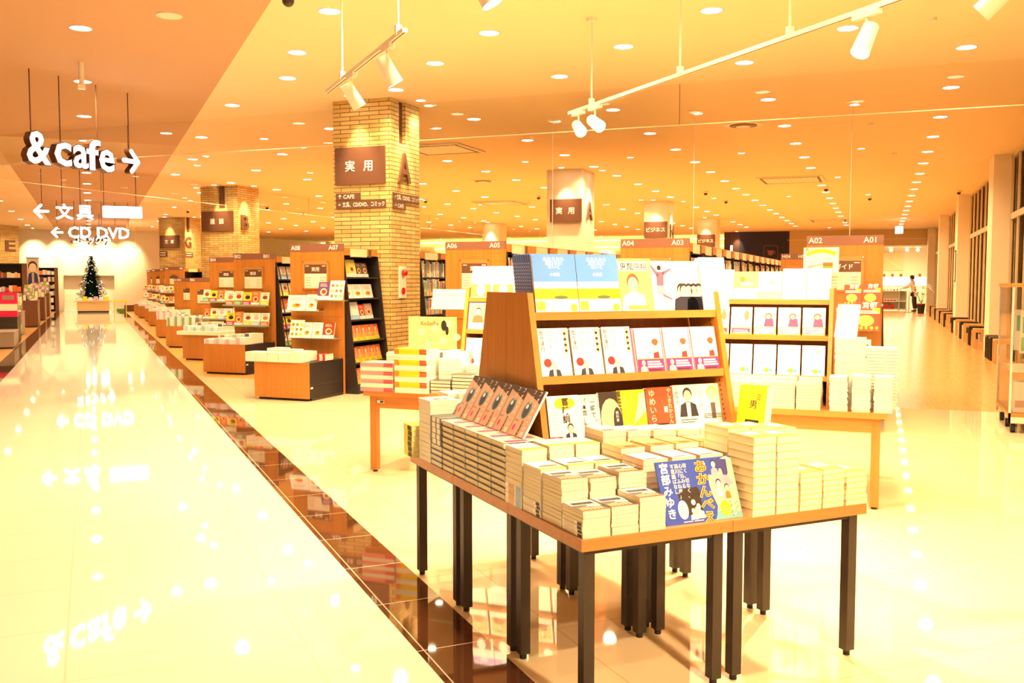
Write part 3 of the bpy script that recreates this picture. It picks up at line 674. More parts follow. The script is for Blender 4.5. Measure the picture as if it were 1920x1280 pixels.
def d_sky(mb, w, h, y):
    z = h * .22; mb.rect(-w / 2, 0, w / 2, z, y, WHITE); mb.rect(-w / 2, z, w / 2, h * .40, y, paint((225, 180, 30))); mb.rect(-w / 2, h * .40, w / 2, h * .52, y, paint((165, 200, 250)))
    mb.rect(-w / 2, h * .52, w / 2, h, y, paint((92, 150, 245))); mb.shape([(-w / 2, h * .40), (w / 2, h * .40), (w / 2, h * .46), (w * .1, h * .5), (-w / 2, h * .45)], y - .0002, paint((230, 235, 245)))
    mb.disc(w * .1, h * .25, w * .16, y - .0002, paint((90, 110, 60)), h * .03)
    for k, s_ in enumerate(('あなたから', '逃れられ', 'ないと', '', '小池真')): 
        if s_: mb.text(s_, 0, h * (.88 - .065 * k), w * (.10 if k < 3 else .08), y - .0002, WHITE, .01, center=True)
    mb.rect(-w * .48, h * .03, -w * .28, h * .18, y - .0003, paint((190, 215, 70))); mb.disc(w * .38, h * .07, w * .08, y - .0003, paint((220, 225, 60)))
def d_boy(mb, w, h, y):
    mb.rect(-w / 2, 0, w / 2, h, y, paint((250, 225, 120))); mb.rect(-w * .5, h * .76, w * .4, h * .94, y - .0002, WHITE); mb.text('鬼龍院翔', -w * .46, h * .79, w * .21, y - .0004, INK, .01)
    person_art(mb, -w * .1, 0, h * .72, y - .0003, HAIRB, SKIN, WHITE); mb.rect(-w * .3, h * .03, w * .3, h * .10, y - .001, paint((235, 190, 70)))
def d_jump(mb, w, h, y):
    c = paint((120, 90, 120)); mb.shape([(-w * .12, h * .5), (w * .1, h * .5), (w * .14, h * .78), (-w * .1, h * .78)], y, c); mb.shape([(-w * .3, h * .9), (-w * .24, h * .92), (-w * .02, h * .72), (-w * .1, h * .68)], y, c)
    mb.shape([(w * .1, h * .78), (w * .38, h * .86), (w * .4, h * .83), (w * .12, h * .70)], y, c); mb.disc(0, h * .86, w * .07, y, HAIRD, h * .05); mb.shape([(-w * .16, h * .34), (w * .14, h * .34), (w * .1, h * .5), (-w * .1, h * .5)], y, paint((165, 140, 175)))
    mb.shape([(w * .0, h * .36), (w * .34, h * .24), (w * .36, h * .2), (w * .06, h * .28)], y, c); mb.shape([(0, h * .35), (w * .06, h * .35), (w * .2, h * .04), (w * .14, h * .03)], y, SKIN)
def d_face(mb, w, h, y):
    person_art(mb, w * .2, 0, h * .55, y, HAIRD, SKIN, paint((40, 40, 60))); art_bars(mb, -w * .4, h * .6, w * .3, h * .9, 3, y, LGREY)
def d_violet(mb, w, h, y):
    mb.rect(-w / 2, h * .72, w / 2, h, y, paint((175, 150, 220))); mb.rect(-w / 2, h * .02, w * .4, h * .42, y, paint((170, 110, 60)))
    mb.disc(-w * .05, h * .24, w * .2, y - .0003, WHITE, h * .2); mb.disc(w * .02, h * .8, w * .18, y - .0002, paint((225, 215, 240)), h * .09); mb.text('幸せ', -w * .4, h * .88, w * .16, y - .0004, WHITE, .01)
def d_samurai(mb, w, h, y):
    mb.rect(-w * .42, h * .25, w * .46, h * .95, y, paint((225, 190, 130))); person_art(mb, 0, h * .25, h * .58, y - .0003, HAIRD, paint((240, 220, 180)), paint((130, 90, 60)))
def d_manga(mb, w, h, y):
    mb.disc(w * .15, h * .68, w * .17, y, HAIRB, h * .12); mb.shape([(-w * .05, h * .3), (w * .42, h * .3), (w * .36, h * .6), (w * .02, h * .6)], y, paint((110, 60, 110)))
    mb.disc(w * .15, h * .66, w * .11, y - .0002, SKIN, h * .08); mb.rect(-w / 2, 0, w / 2, h * .28, y, paint((235, 160, 60))); mb.rect(-w * .46, h * .03, w * .46, h * .25, y - .0003, WHITE); art_bars(mb, -w * .4, h * .05, w * .4, h * .23, 3, y - .0005, MAG, .4)
def d_white(mb, w, h, y):
    mb.rect(-w / 2, 0, w / 2, h * .22, y, WHITE); mb.disc(w * .2, h * .8, w * .1, y, paint((215, 190, 180))); mb.rect(-w * .1, h * .1, w * .36, h * .20, y - .0003, BLUEP); mb.disc(w * .1, h * .15, w * .11, y - .0005, YEL); art_bars(mb, -w * .4, h * .5, w * .1, h * .9, 4, y, paint((225, 222, 215)))
def d_food(mb, w, h, y):
    mb.disc(0, h * .32, w * .36, y, paint((250, 245, 230)), h * .22); mb.disc(0, h * .33, w * .25, y - .0002, paint((225, 165, 60)), h * .15); mb.disc(w * .05, h * .37, w * .13, y - .0003, paint((210, 80, 40)), h * .07); art_bars(mb, -w * .35, h * .65, w * .3, h * .9, 3, y, paint((150, 60, 50)))
def d_cook(c):
    def f(mb, w, h, y):
        mb.rect(-w / 2, 0, w / 2, h, y, c); mb.disc(0, h * .45, w * .3, y - .0002, paint((240, 215, 170)), h * .2); mb.disc(.02 * w, h * .45, w * .2, y - .0003, paint((150, 60, 30)), h * .12); mb.rect(-w / 2, 0, w / 2, h * .22, y - .0004, WHITE); art_bars(mb, -w * .35, h * .75, w * .3, h * .95, 3, y - .0004, CREAM)
    return f
def d_grid(mb, w, h, y):
    for i in range(3):
        for j in range(3): mb.disc(-w * .3 + i * w * .3, h * (.2 + .27 * j), w * .1, y, [ORG, GRN, YEL, paint((190, 110, 70))][(i + 2 * j) % 4], h * .08)
def d_girl(mb, w, h, y):
    mb.rect(-w / 2, 0, w / 2, h, y, paint((240, 120, 60))); person_art(mb, 0, h * .2, h * .72, y - .0002, paint((60, 110, 120)), SKIN, paint((235, 170, 90))); mb.rect(-w / 2, 0, w / 2, h * .2, y - .0008, YEL); art_bars(mb, -w * .4, h * .04, w * .4, h * .18, 2, y - .001, INK, .4)
def d_kyoto(mb, w, h, y):
    mb.rect(-w / 2, 0, w / 2, h, y, paint((200, 70, 40))); mb.text('京都', -w * .2, h * .80, w * .30, y - .0004, WHITE, .03); mb.disc(-w * .05, h * .35, w * .33, y - .0003, paint((235, 190, 90)), h * .2)
    for k in range(5): mb.disc(-w * .42 + k * w * .2, h * .1, w * .07, y - .0003, YEL if k % 2 else GRN)
    mb.rect(w * .2, h * .6, w * .5, h * .8, y - .0003, YEL); art_bars(mb, -w * .42, h * .6, w * .45, h * .74, 2, y - .0005, WHITE, .6)
def d_band(c1, c2):
    def f(mb, w, h, y):
        mb.rect(-w / 2, 0, w / 2, h * .35, y, c1); mb.disc(w * .05, h * .62, w * .3, y - .0001, c2, h * .15); art_bars(mb, -w * .35, h * .8, w * .35, h * .95, 2, y - .0002, INK, .3); art_bars(mb, -w * .4, h * .08, w * .3, h * .3, 2, y - .0002, WHITE, .5)
    return f

FACE = {}
def face_mesh(key, w, h, t, design, cover, spine):
    """standing book, front at y=0 facing -y, bottom at z=0, x centred"""
    if key not in FACE:
        mb = MB(); c = .0015
        mb.box(-w / 2, w / 2, 0, c, 0, h, cover); mb.box(-w / 2, w / 2, t - c, t, 0, h, cover); mb.box(w / 2 - c, w / 2, c, t - c, 0, h, spine)
        if key == 'skyc':
            mb.box(-w / 2, -w / 2 + c, c, t - c, h * .12, h, spine); mb.box(-w / 2, -w / 2 + c, c, t - c, 0, h * .12, ORG)
            for k in range(9): mb.add([(-w / 2 - .0004, t * .35, h * (.35 + .06 * k)), (-w / 2 - .0004, t * .65, h * (.35 + .06 * k)), (-w / 2 - .0004, t * .65, h * (.375 + .06 * k)), (-w / 2 - .0004, t * .35, h * (.375 + .06 * k))], [(0, 1, 2, 3)], WHITE)
        if design: design(mb, w, h, -.0006)
        pg = MB(); pg.box(-w / 2 + .003, w / 2 - c, c, t - c, .003, h - .003, PAGEW)
        FACE[key] = (mb.mesh('cover'), pg.mesh('page_block'))
    return FACE[key]
def standing(name, key, w, h, t, design, loc, rz, lean, label, group, cover=None, spine=None, cat='book', pages=True):
    cm, pm = face_mesh(key, w, h, t, design, cover or WHITE, spine or WHITE)
    o = inst(name, cm, None, loc, rz, -R(lean), label=label, category=cat, group=group)
    if pages: inst('page_block', pm, o)
    return o
def face_row(F, rz, u0, v, z, items, lean=14, name='display_book'):
    """items: (key,w,h,t,design,n,pitch,depth copies,label,group,cover)"""
    u = u0
    for it in items:
        key, w, h, t, design, n, pitch, label, group = it[:9]; cover = it[9] if len(it) > 9 else None; back = it[10] if len(it) > 10 else 1
        for k in range(n):
            lb = label if n == 1 else f'{label}, {ordn(k)} along'
            for q_ in range(back):
                x, y, _ = F(u + w / 2 + k * pitch, v + q_ * (t + .001) / math.cos(R(lean)))
                standing(name, key, w, h, t, design, (x, y, z + .001), rz, lean, lb + ('' if q_ == 0 else f', {ordn(q_ - 1)} copy behind'), group, cover)
        u += n * pitch
FLAT = {}
def flat_mesh(key, w, d, t, cover, spine, side, page=None, art=None, hard=False):
    """lying book, centred in x,y, bottom at z=0; spine on side -x,+x,-y,+y"""
    if key not in FLAT:
        c = .0022 if hard else .0009; e = .004 if hard else .0008
        mb = MB(); mb.box(-w / 2, w / 2, -d / 2, d / 2, 0, c, cover); mb.box(-w / 2, w / 2, -d / 2, d / 2, t - c - .0006, t - .0006, cover)
        s = {'-x': (-w / 2, -w / 2 + c, -d / 2, d / 2), '+x': (w / 2 - c, w / 2, -d / 2, d / 2), '-y': (-w / 2, w / 2, -d / 2, -d / 2 + c), '+y': (-w / 2, w / 2, d / 2 - c, d / 2)}[side]
        mb.box(*s, c, t - c - .0006, spine[0])
        if len(spine) > 1:      # coloured bands / lettering on the spine
            for (f0, f1, m) in spine[1]:
                if side[1] == 'x': xx = s[0] - .0004 if side[0] == '-' else s[1] + .0004; y0 = -d / 2 + d * f0; y1 = -d / 2 + d * f1; mb.add([(xx, y0, .001), (xx, y1, .001), (xx, y1, t - .002), (xx, y0, t - .002)], [(0, 1, 2, 3)], m)
                else: yy = s[2] - .0004 if side[0] == '-' else s[3] + .0004; x0 = -w / 2 + w * f0; x1 = -w / 2 + w * f1; mb.add([(x0, yy, .001), (x1, yy, .001), (x1, yy, t - .002), (x0, yy, t - .002)], [(0, 1, 2, 3)], m)
        if art:
            old = mb.M; z = t - .0004
            mb.M = Matrix(((1, 0, 0, 0), (0, 0, 1, -d / 2), (0, -1, 0, z), (0, 0, 0, 1)))   # art x->x, z->y, -y->z
            art(mb, w, d, 0.0); mb.M = old
        pg = MB(); pg.box(-w / 2 + (c if side == '-x' else e), w / 2 - (c if side == '+x' else e), -d / 2 + (c if side == '-y' else e), d / 2 - (c if side == '+y' else e), c, t - c - .0006, page or PAGE)
        FLAT[key] = (mb.mesh('cover'), pg.mesh('page_block'))
    return FLAT[key]
def pile(F, rz, u, v, z, w, d, t, n, key, cover, spine, side, label, group, name='paperback_book', page=None, art=None, hard=False, jit=.0015, parts=True, top_t=None):
    """pile of n lying books whose corner nearest the viewer's left is (u,v)"""
    cm, pm = flat_mesh(key, w, d, t, cover, spine, side, page, art, hard)
    for k in range(n):
        x, y, _ = F(u + w / 2 + random.uniform(-jit, jit), v + d / 2 + random.uniform(-jit, jit))
        if full(name):
            rest_box(name, x - w / 2, x + w / 2, y - d / 2, y + d / 2, z + k * t, z + (k + 1) * t - .0012, cover); continue
        i = n - 1 - k
        pos = 'topmost' if i == 0 else ('lowest' if k == 0 else ordn(i) + ' from top')
        o = inst(name, cm, None, (x, y, z + k * t), rz + R(random.uniform(-.5, .5)), 0, label=f'{label}, {pos}' if n > 1 else label, category='book', group=group)
        if parts: inst('page_block', pm, o)
GRID = lambda x, y: (x, y, 0)

# ---------------- end-of-aisle cabinets (A and B rows) ----------------
def section_board(t, txt, z0, z1, x0, x1, lines=True):
    b = MB(); b.box(x0, x1, -.012, -.006, z0, z1, GLASS if False else material('acrylic_board', (.50, .22, .06), .15))
    o = b.build('notice_board', t)
    m = MB(); mz = z1 - (z1 - z0) * .45
    m.rect(x0 + .03, mz, x1 - .03, z1 - .05, -.0135, SIGNB); m.rect(x0 + .03, z0 + .02, x1 - .03, mz, -.0135, paint((235, 228, 205))); m.build('printed_sheet', o)
    m = MB(); m.text(txt, (x0 + x1) / 2, mz + .035, .062, -.0155, CREAMTXT, .012, center=True)
    art_bars(m, x0 + .05, z0 + .05, x0 + .14, mz - .02, 4, -.015, paint((170, 150, 130)), .2); art_bars(m, x1 - .13, z0 + .05, x1 - .05, mz - .02, 4, -.015, paint((170, 150, 130)), .2)
    m.rect(x0 + .045, z1 - .075, x0 + .10, z1 - .065, -.015, CREAMTXT); m.rect(x1 - .10, z1 - .075, x1 - .045, z1 - .065, -.015, CREAMTXT); m.build('lettering', o)
    m = MB()
    for xx in (x0 + .012, x1 - .012):
        for zz in (z0 + .012, z1 - .012): m.cyl((xx, -.022, zz), (xx, -.006, zz), .009, CHROME, seg=8)
    m.build('stand_off_pins', o)
def end_cabinet(x, y, w, nums, txt, label, H=1.98, low=True, base_d=.80, board=True, hb=.475):
    """header panel at y+base_d, low plinth cabinet in front of it"""
    t = thing('end_cap_cabinet', label, 'display cabinet', (x, y, 0), 0)
    yp = base_d
    mb = MB(); mb.box(0, w, yp, yp + .05, .0, H - .10, OAK); mb.build('end_panel', t)
    mb = MB(); mb.box(0, w, yp - .002, yp + .052, H - .10, H, HEADB); mb.build('header_board', t)
    mb = MB()
    if not nums[0]: mb.rect(.03, H - .07, .16, H - .03, yp - .004, CREAMTXT); mb.rect(w - .16, H - .07, w - .03, H - .03, yp - .004, CREAMTXT)
    if nums[0]: mb.text(nums[0], .02, H - .078, .085, yp - .004, WHITE, .012)
    if nums[1]: mb.text(nums[1], w - .20, H - .078, .085, yp - .004, WHITE, .012)
    mb.build('shelf_number', t)
    if board:
        s = MB(); c = w / 2; section_board_t = inst('notice', None, t, (0, yp, 0)); section_board(section_board_t, txt, H - .60, H - .22, c - .20, c + .20)
        for ch in list(section_board_t.children): ch.parent = t; ch.location = (0, yp, 0)
        bpy.data.objects.remove(section_board_t)
    # slat grooves and book ledges
    if low:
        mb = MB()
        for zz in (1.02, .72): mb.box(.0, w, yp - .004, yp, zz, zz + .008, OAKD)
        mb.build('slot_strip', t)
        mb = MB(); mb.box(0, w, 0, yp, .03, hb, SHELFD); mb.build('plinth_body', t)
        mb = MB(); mb.box(-.004, w + .002, -.018, 0, .03, hb + .003, OAK); mb.build('plinth_front', t)
        mb = MB(); mb.box(w - .01, w + .003, .01, yp - .06, .19, .205, BLACK); mb.box(w - .02, w + .004, 0.05, yp - .02, .0, .03, BLACK); mb.box(.03, w - .03, .03, yp, 0, .03, BLACK); mb.build('drawer_gap', t)
        mb = MB(); mb.box(w + .003, w + .005, .02, .07, .15, .172, WHITE); mb.build('price_tag', t)
    return t
def ledge(x0, x1, y, z, label):
    """clear acrylic ledge clipped on a panel"""
    t = thing('acrylic_ledge', label, 'book ledge', (x0, y, z), 0)
    mb = MB(); mb.box(0, x1 - x0, -.13, 0, -.008, 0, GLASS2); mb.build('shelf_plate', t)
    mb = MB(); mb.box(0, x1 - x0, -.134, -.13, -.008, .02, GLASS2); mb.build('lip', t)
GLASS2 = material('smoky_acrylic', (.30, .34, .28), .1)
BOOKC = [paint(c) for c in [(250, 245, 230), (245, 235, 200), (240, 200, 120), (235, 120, 60), (225, 225, 220), (200, 60, 50), (245, 225, 90), (180, 200, 150), (215, 190, 160), (120, 90, 80), (250, 250, 245), (190, 205, 225), (240, 230, 215), (90, 60, 60), (150, 180, 190)]]
def bookcase(x, y0, n_bays, label, H=1.93, bay=.90, depth=.33, side=1, slant=.20, shelves=6, spine_fill=None, first=0):
    """run of bays along +y facing +x (side=1) or -x; lower shelves stand further out"""
    t = thing('bookcase', label, 'bookcase', (x, y0, 0), 0)
    s = side; L = n_bays * bay; zb = [.12 + k * (H - .22) / shelves for k in range(shelves + 1)]
    off = lambda z: slant * (1 - min(1., z / (H - .3)))
    mb = MB(); mb.box(min(-s * depth, -s * (depth - .02)), max(-s * depth, -s * (depth - .02)), 0, L, 0, H - .1, SHELFD); mb.build('back_panel', t)
    for k in range(n_bays + 1):
        mb = MB(); yy = k * bay; o0 = off(0); o1 = off(H - .1)
        mb.prism([(s * o0, 0), (-s * depth, 0), (-s * depth, H - .1), (s * o1, H - .1)], yy - .012, yy + .012, SHELFD, 'y'); mb.build('upright', t)
    for j, z in enumerate(zb):
        mb = MB(); xx = s * off(z); mb.box(min(xx, -s * depth), max(xx, -s * depth), 0, L, z - .022, z, SHELFD); mb.build('shelf', t)
    for k in range(n_bays):
        mb = MB(); yy = k * bay; mb.box(min(-s * .02, .0), max(-s * .02, .0), yy + .014, yy + bay - .014, H - .12, H, OAK); o = mb.build('header_board', t)
        mb = MB(); xx = s * .003; mb.box(min(0, xx), max(0, xx), yy + .16, yy + .60, H - .115, H - .008, paint((228, 205, 165))); mb.box(min(0, xx), max(0, xx), yy + .64, yy + .72, H - .115, H - .008, SIGNB); mb.build('label_card', o)
    mb = MB(); mb.box(-depth if s > 0 else -off(0), off(0) if s > 0 else depth, 0, L, 0, .10, SHELFD); mb.build('kick_plinth', t)
    return t, zb, off
SPN = {}
CAP = {'shelved_book': 300, 'stacked_magazine': 175}; CNT = {}
REST = {}
def full(name):
    CNT[name] = CNT.get(name, 0) + 1
    return name in CAP and CNT[name] > CAP[name]
def rest_box(name, x0, x1, y0, y1, z0, z1, mat): REST.setdefault(name, MB()).box(x0, x1, y0, y1, z0, z1, mat)
def spine_book(loc, th, h, d, mat, label, group, side=1, band=None):
    """upright shelved book: spine faces +x (side 1)"""
    th = round(th, 3); h = round(h, 2)
    if full('shelved_book'):
        x, y, z = loc; rest_box('shelved_book', min(x, x - side * d), max(x, x - side * d), y, y + th, z, z + h, mat); return
    k = (th, h, mat.name, band.name if band else '', side)
    if k not in SPN:
        mb = MB(); s = side; mb.box(min(0, -s * d), max(0, -s * d), 0, th, 0, h, mat)
        if band: xx = s * .0006; mb.add([(xx, 0, h * .05), (xx, th, h * .05), (xx, th, h * .28), (xx, 0, h * .28)], [(0, 1, 2, 3)], band)
        mb.add([(s * .0006, th * .3, h * .45), (s * .0006, th * .7, h * .45), (s * .0006, th * .7, h * .92), (s * .0006, th * .3, h * .92)], [(0, 1, 2, 3)], paint((90, 75, 70)))
        SPN[k] = mb.mesh('shelved_book')
    return inst('shelved_book', SPN[k], None, loc, 0, 0, label=label, category='book', group=group)
def fill_shelf(x, y0, y1, z, xoff, label, group, side=1, hmin=.17, hmax=.23, density=.95, limit=None):
    y = y0; k = 0
    while y < y1 - .02:
        th = random.choice([.012, .015, .018, .022, .026, .03])
        if random.random() < density:
            h = random.uniform(hmin, hmax)
            if y + th > y1: break
            spine_book((x + xoff - side * .03, y, z + .001), th, h, .14, random.choice(BOOKC), f'{label}, {ordn(k)} spine from its near end', group, side, random.choice([None, None, BOOKC[3], BOOKC[6], BOOKC[11]]))
            k += 1; y += th + .0012
        else: y += .04
def stuff_shelf(name, x, y0, y1, zs, xoffs, side, label):
    """far shelves whose spines blur together: one object"""
    mb = MB()
    for z, xo in zip(zs, xoffs):
        y = y0
        while y < y1:
            th = random.uniform(.015, .04); h = random.uniform(.16, .25)
            if random.random() < .88:
                xx = x + xo - side * .03; mb.box(min(xx, xx - side * .14), max(xx, xx - side * .14), y, y + th, z, z + h, random.choice(BOOKC))
            y += th + .002
    o = mb.build(name); o['label'] = label; o['category'] = 'books'; o['kind'] = 'stuff'; return o

# ---- A row ----
HW = .78
end_cabinet(-7.38, 10.04, .80, ('A08', 'A07'), '実用', 'oak end cabinet with header numbers A08 and A07')
t, zb, off = bookcase(-6.60, 10.92, 1, 'dark slanting bookcase under the A07 header', bay=.90, first=0)
Z7 = zb
def face_y(x, y0, z, items, label, group):
    """face-out books on a bookcase facing +x"""
    y = y0
    for (key, w, h, d, design, n, pitch, nm, cov) in items:
        for k in range(n):
            standing('display_book', key, w, h, d, design, (x, y + w / 2, z + .001), R(90), 12, f'{nm}{", " + ordn(k) + " along" if n > 1 else ""}, {label}', group, cov)
            y += pitch
g = 'books shown face out in the A07 bookcase'
X7 = -6.60
face_y(X7 + off(zb[5]) - .08, 10.95, zb[5], [('cook_yellow', .21, .23, .012, d_cook(YEL), 1, .22, 'yellow cookery magazine', None), ('cook_violet', .20, .24, .012, d_cook(paint((245, 225, 90))), 1, .21, 'yellow and violet magazine', None), ('cook_brown', .15, .2, .012, d_cook(paint((90, 60, 40))), 2, .16, 'dark cookery book', None)], 'top shelf under A07', g)
face_y(X7 + off(zb[4]) - .08, 10.95, zb[4], [('veg', .26, .19, .01, d_food, 3, .27, 'white book with yellow dishes', None)], 'second shelf under A07', g)
face_y(X7 + off(zb[3]) - .08, 10.95, zb[3], [('pale', .18, .24, .012, d_plain(GRN, LBLUE), 2, .19, 'pale green health book', None), ('redb', .15, .2, .012, d_cook(REDP), 1, .16, 'red and cream book', None), ('tanb', .2, .21, .012, d_cook(TAN), 1, .21, 'tan photo book', None)], 'third shelf under A07', g)
face_y(X7 + off(zb[2]) - .06, 10.95, zb[2], [('girl', .15, .21, .01, d_girl, 5, .165, 'orange exercise book with a girl', None)], 'fourth shelf under A07', g)
face_y(X7 + off(zb[1]) - .06, 10.95, zb[1], [('girl', .15, .21, .01, d_girl, 5, .165, 'orange exercise book with a girl', None)], 'fifth shelf under A07', g)
face_y(X7 + off(zb[0]) - .06, 10.95, zb[0], [('girl', .15, .21, .01, d_girl, 3, .165, 'orange exercise book with a girl', None)], 'lowest shelf under A07', g)
# ledges with face-out books on the A08 panel
ledge(-7.32, -6.86, 10.84, .93 + .17, 'clear ledge with white cookery books on the A08 panel')
ledge(-6.92, -6.50, 10.84, 1.10 + .14, 'clear ledge below the notice on the A07 panel')
ledge(-7.30, -6.62, 10.84, .74, 'lowest clear ledge on the A08 panel')
face_row(GRID, 0, -7.35, 10.70, 1.10, [('salad', .28, .21, .012, d_food, 1, .29, 'wide white salad cookery book on the A08 panel', None), ('salad2', .16, .22, .012, d_food, 1, .165, 'white pudding cookery book on the A08 panel', None)])
face_row(GRID, 0, -6.88, 10.70, 1.245, [('curry', .17, .24, .012, d_cook(paint((110, 60, 120))), 1, .175, 'purple curry cookery book on the A07 panel', None), ('whitec', .21, .26, .012, d_grid, 1, .22, 'tall white dessert book on the A07 panel', None)])
face_row(GRID, 0, -7.32, 10.70, .742, [('plan', .21, .24, .012, d_grid, 1, .19, 'white cookery book on the lowest A08 ledge', None), ('pasta', .15, .21, .012, d_food, 2, .16, 'white pasta book on the lowest A08 ledge', None), ('redcook', .17, .21, .012, d_cook(paint((150, 50, 35))), 1, .18, 'red brown cookery book on the lowest A08 ledge', None)])
for j, (u, n, t_, lb) in enumerate([(-7.50, 7, .017, 'first'), (-7.335, 7, .017, 'second'), (-7.17, 7, .017, 'third'), (-7.005, 7, .017, 'fourth'), (-6.84, 8, .017, 'fifth')]):
    pile(GRID, 0, u, 10.00, .479, .160, .21, t_, n, 'mook', WHITE, (WHITE,), '-x', f'{lb} cream magazine pile along the A08 plinth', 'magazines on the A08 plinth', 'magazine', PAGEW, d_grid)
for j, (u, n) in enumerate([(-7.34, 9), (-7.14, 8), (-6.94, 7)]):
    pile(GRID, 0, u, 10.24, .479, .19, .24, .017, n, 'mook2', CREAM, (CREAM,), '-x', f'{ordn(j)} pile in the back row of the A08 plinth', 'magazines on the A08 plinth', 'magazine', PAGEW, d_food)
pile(GRID, 0, -6.70, 10.40, .479, .12, .2, .016, 5, 'redmag', REDP, (REDP, [(.3, .7, WHITE)]), '-y', 'red spined pile on the A08 plinth', 'magazines on the A08 plinth', 'magazine', PAGEW)
pile(GRID, 0, -6.85, 10.52, .479, .12, .2, .016, 4, 'redmag2', paint((170, 60, 60)), (REDP, [(.2, .5, WHITE)]), '-y', 'maroon spined pile on the A08 plinth', 'magazines on the A08 plinth', 'magazine', PAGEW)

# continuing A07 run beyond the brick column, A06 side and A05, A03 runs
t, zb, off = bookcase(-6.50, 12.95, 7, 'dark bookcase run continuing behind the brick column', H=1.93)
for j in (5, 4, 3): fill_shelf(-6.50, 12.98, 14.6, zb[j], off(zb[j]), f'shelved book behind the brick column, {ordn(5 - j)} shelf down', 'spines behind the brick column', 1, .20, .26)
stuff_shelf('shelved_books', -6.5, 12.98, 16.5, zb[0:3], [off(z) for z in zb[0:3]], 1, 'rows of spines on the low shelves behind the brick column')
end_cabinet(-5.09, 10.04, .80, ('A06', 'A05'), '実用', 'oak end cabinet with header numbers A06 and A05')
t, zb, off = bookcase(-4.29, 10.92, 9, 'dark bookcase run under the A05 header', H=1.95)
for j in (5, 4): fill_shelf(-4.29, 10.95, 15.6, zb[j], off(zb[j]), f'shelved book in the A05 run, {ordn(5 - j)} shelf down', f'spines on shelf {6 - j} of the A05 run')
stuff_shelf('shelved_books', -4.29, 10.95, 18.9, zb[0:4], [off(z) for z in zb[0:4]], 1, 'rows of spines on the lower shelves of the A05 run')
stuff_shelf('shelved_books', -4.29, 15.65, 18.9, zb[4:6], [off(z) for z in zb[4:6]], 1, 'rows of spines at the far end of the A05 run')
t, zb, off = bookcase(-5.09, 10.92, 9, 'dark bookcase run on the A06 side', H=1.93, side=-1)
end_cabinet(-2.84, 10.04, .80, ('A04', 'A03'), '実用', 'oak end cabinet with header numbers A04 and A03')
t, zb, off = bookcase(-2.04, 10.92, 16, 'dark bookcase run under the A03 header', H=1.93, bay=.85)
for j in (5, 4): fill_shelf(-2.04, 10.95, 12.3 if j == 4 else 12.9, zb[j], off(zb[j]), f'shelved book in the A03 run, {ordn(5 - j)} shelf down', f'spines on shelf {6 - j} of the A03 run')
stuff_shelf('shelved_books', -2.04, 12.95, 24.5, zb[5:6], [off(zb[5])], 1, 'row of spines along the top shelf of the A03 run')
stuff_shelf('shelved_books', -2.04, 12.35, 24.5, zb[4:5], [off(zb[4])], 1, 'row of spines along the second shelf of the A03 run')
stuff_shelf('shelved_books', -2.04, 10.95, 24.5, zb[0:4], [off(z) for z in zb[0:4]], 1, 'rows of spines on the lower shelves of the A03 run')
end_cabinet(-.76, 10.04, .78, ('A02', 'A01'), 'ガイド', 'oak end cabinet with header numbers A02 and A01')
t, zb, off = bookcase(.02, 10.92, 3, 'dark bookcase run under the A01 header', H=1.60, slant=.05)
end_cabinet(-1.70, 17.1, .50, ('H04', 'H03'), '実用', 'far small end cabinet numbered H04 and H03', H=1.98, board=True)
# poster and guide books in front of the A02 / A06 panels
t = thing('poster_board', 'white poster with a yellow ribbon banner on the A02 panel', 'poster', (-.78, 10.70, 1.58), 0)
mb = MB(); mb.box(0, .36, -.004, 0, 0, .27, WHITE); mb.build('sheet', t)
mb = MB()
for k in range(10):
    a0, a1 = k / 10, (k + 1) / 10; f = lambda a: (.03 + .3 * a, .20 + .035 * math.sin(math.pi * a))
    p, q_ = f(a0), f(a1); mb.shape([(p[0], p[1] - .02), (q_[0], q_[1] - .02), (q_[0], q_[1] + .02), (p[0], p[1] + .02)], -.005, YEL)
mb.rect(.2, .05, .3, .11, -.005, ORG); mb.rect(.2, .05, .3, .07, -.0055, GRN); mb.shape([(.04, .05), (.2, .09), (.2, .10), (.04, .07)], -.005, TAN); mb.disc(.035, .25, .018, -.006, paint((230, 150, 120))); mb.build('printed_ribbon', t)
g = 'guide books on the A01 panel'
ledge(-.40, .03, 10.84, 1.235, 'clear ledge of Kyoto guide books on the A01 panel')
face_row(GRID, 0, -.36, 10.66, 1.24, [('kyoto', .17, .22, .012, d_kyoto, 1, .18, 'red Kyoto guide book, upper row nearer the poster', g), ('kyoto2', .18, .23, .012, d_kyoto, 1, .18, 'red Kyoto guide book, upper row by the corridor', g)])
face_row(GRID, 0, -.54, 10.56, 1.0, [('kyoto', .17, .22, .012, d_kyoto, 2, .175, 'red Kyoto guide book, small copy in the lower row', g)])
face_row(GRID, 0, -.25, 10.50, .98, [('kyotoL', .25, .30, .014, d_kyoto, 1, .28, 'largest red Kyoto guide book by the corridor', g)])
face_row(GRID, 0, -.40, 10.50, .72, [('cream_g', .15, .17, .012, d_plain(TAN, YEL), 1, .16, 'cream guide book low on the A01 panel', g), ('dog', .16, .17, .012, d_band(CREAM, paint((60, 60, 60))), 1, .17, 'guide book with dark blot low on the A01 panel', g)])
face_row(GRID, 0, -5.10, 10.45, 1.15, [('whitebk', .44, .25, .02, d_plain(LGREY), 1, .45, 'wide white book leaning on the A06 ledge', None)])
ledge(-5.12, -4.5, 10.60, 1.15, 'ledge holding the wide white book on the A06 panel')
t = thing('poster_board', 'wide cream poster with pale blossoms and a black bird below A06', 'poster', (-5.15, 9.95, .62), 0)
mb = MB(); mb.box(0, .62, -.006, 0, 0, .46, paint((225, 205, 150))); mb.build('sheet', t)
mb = MB()
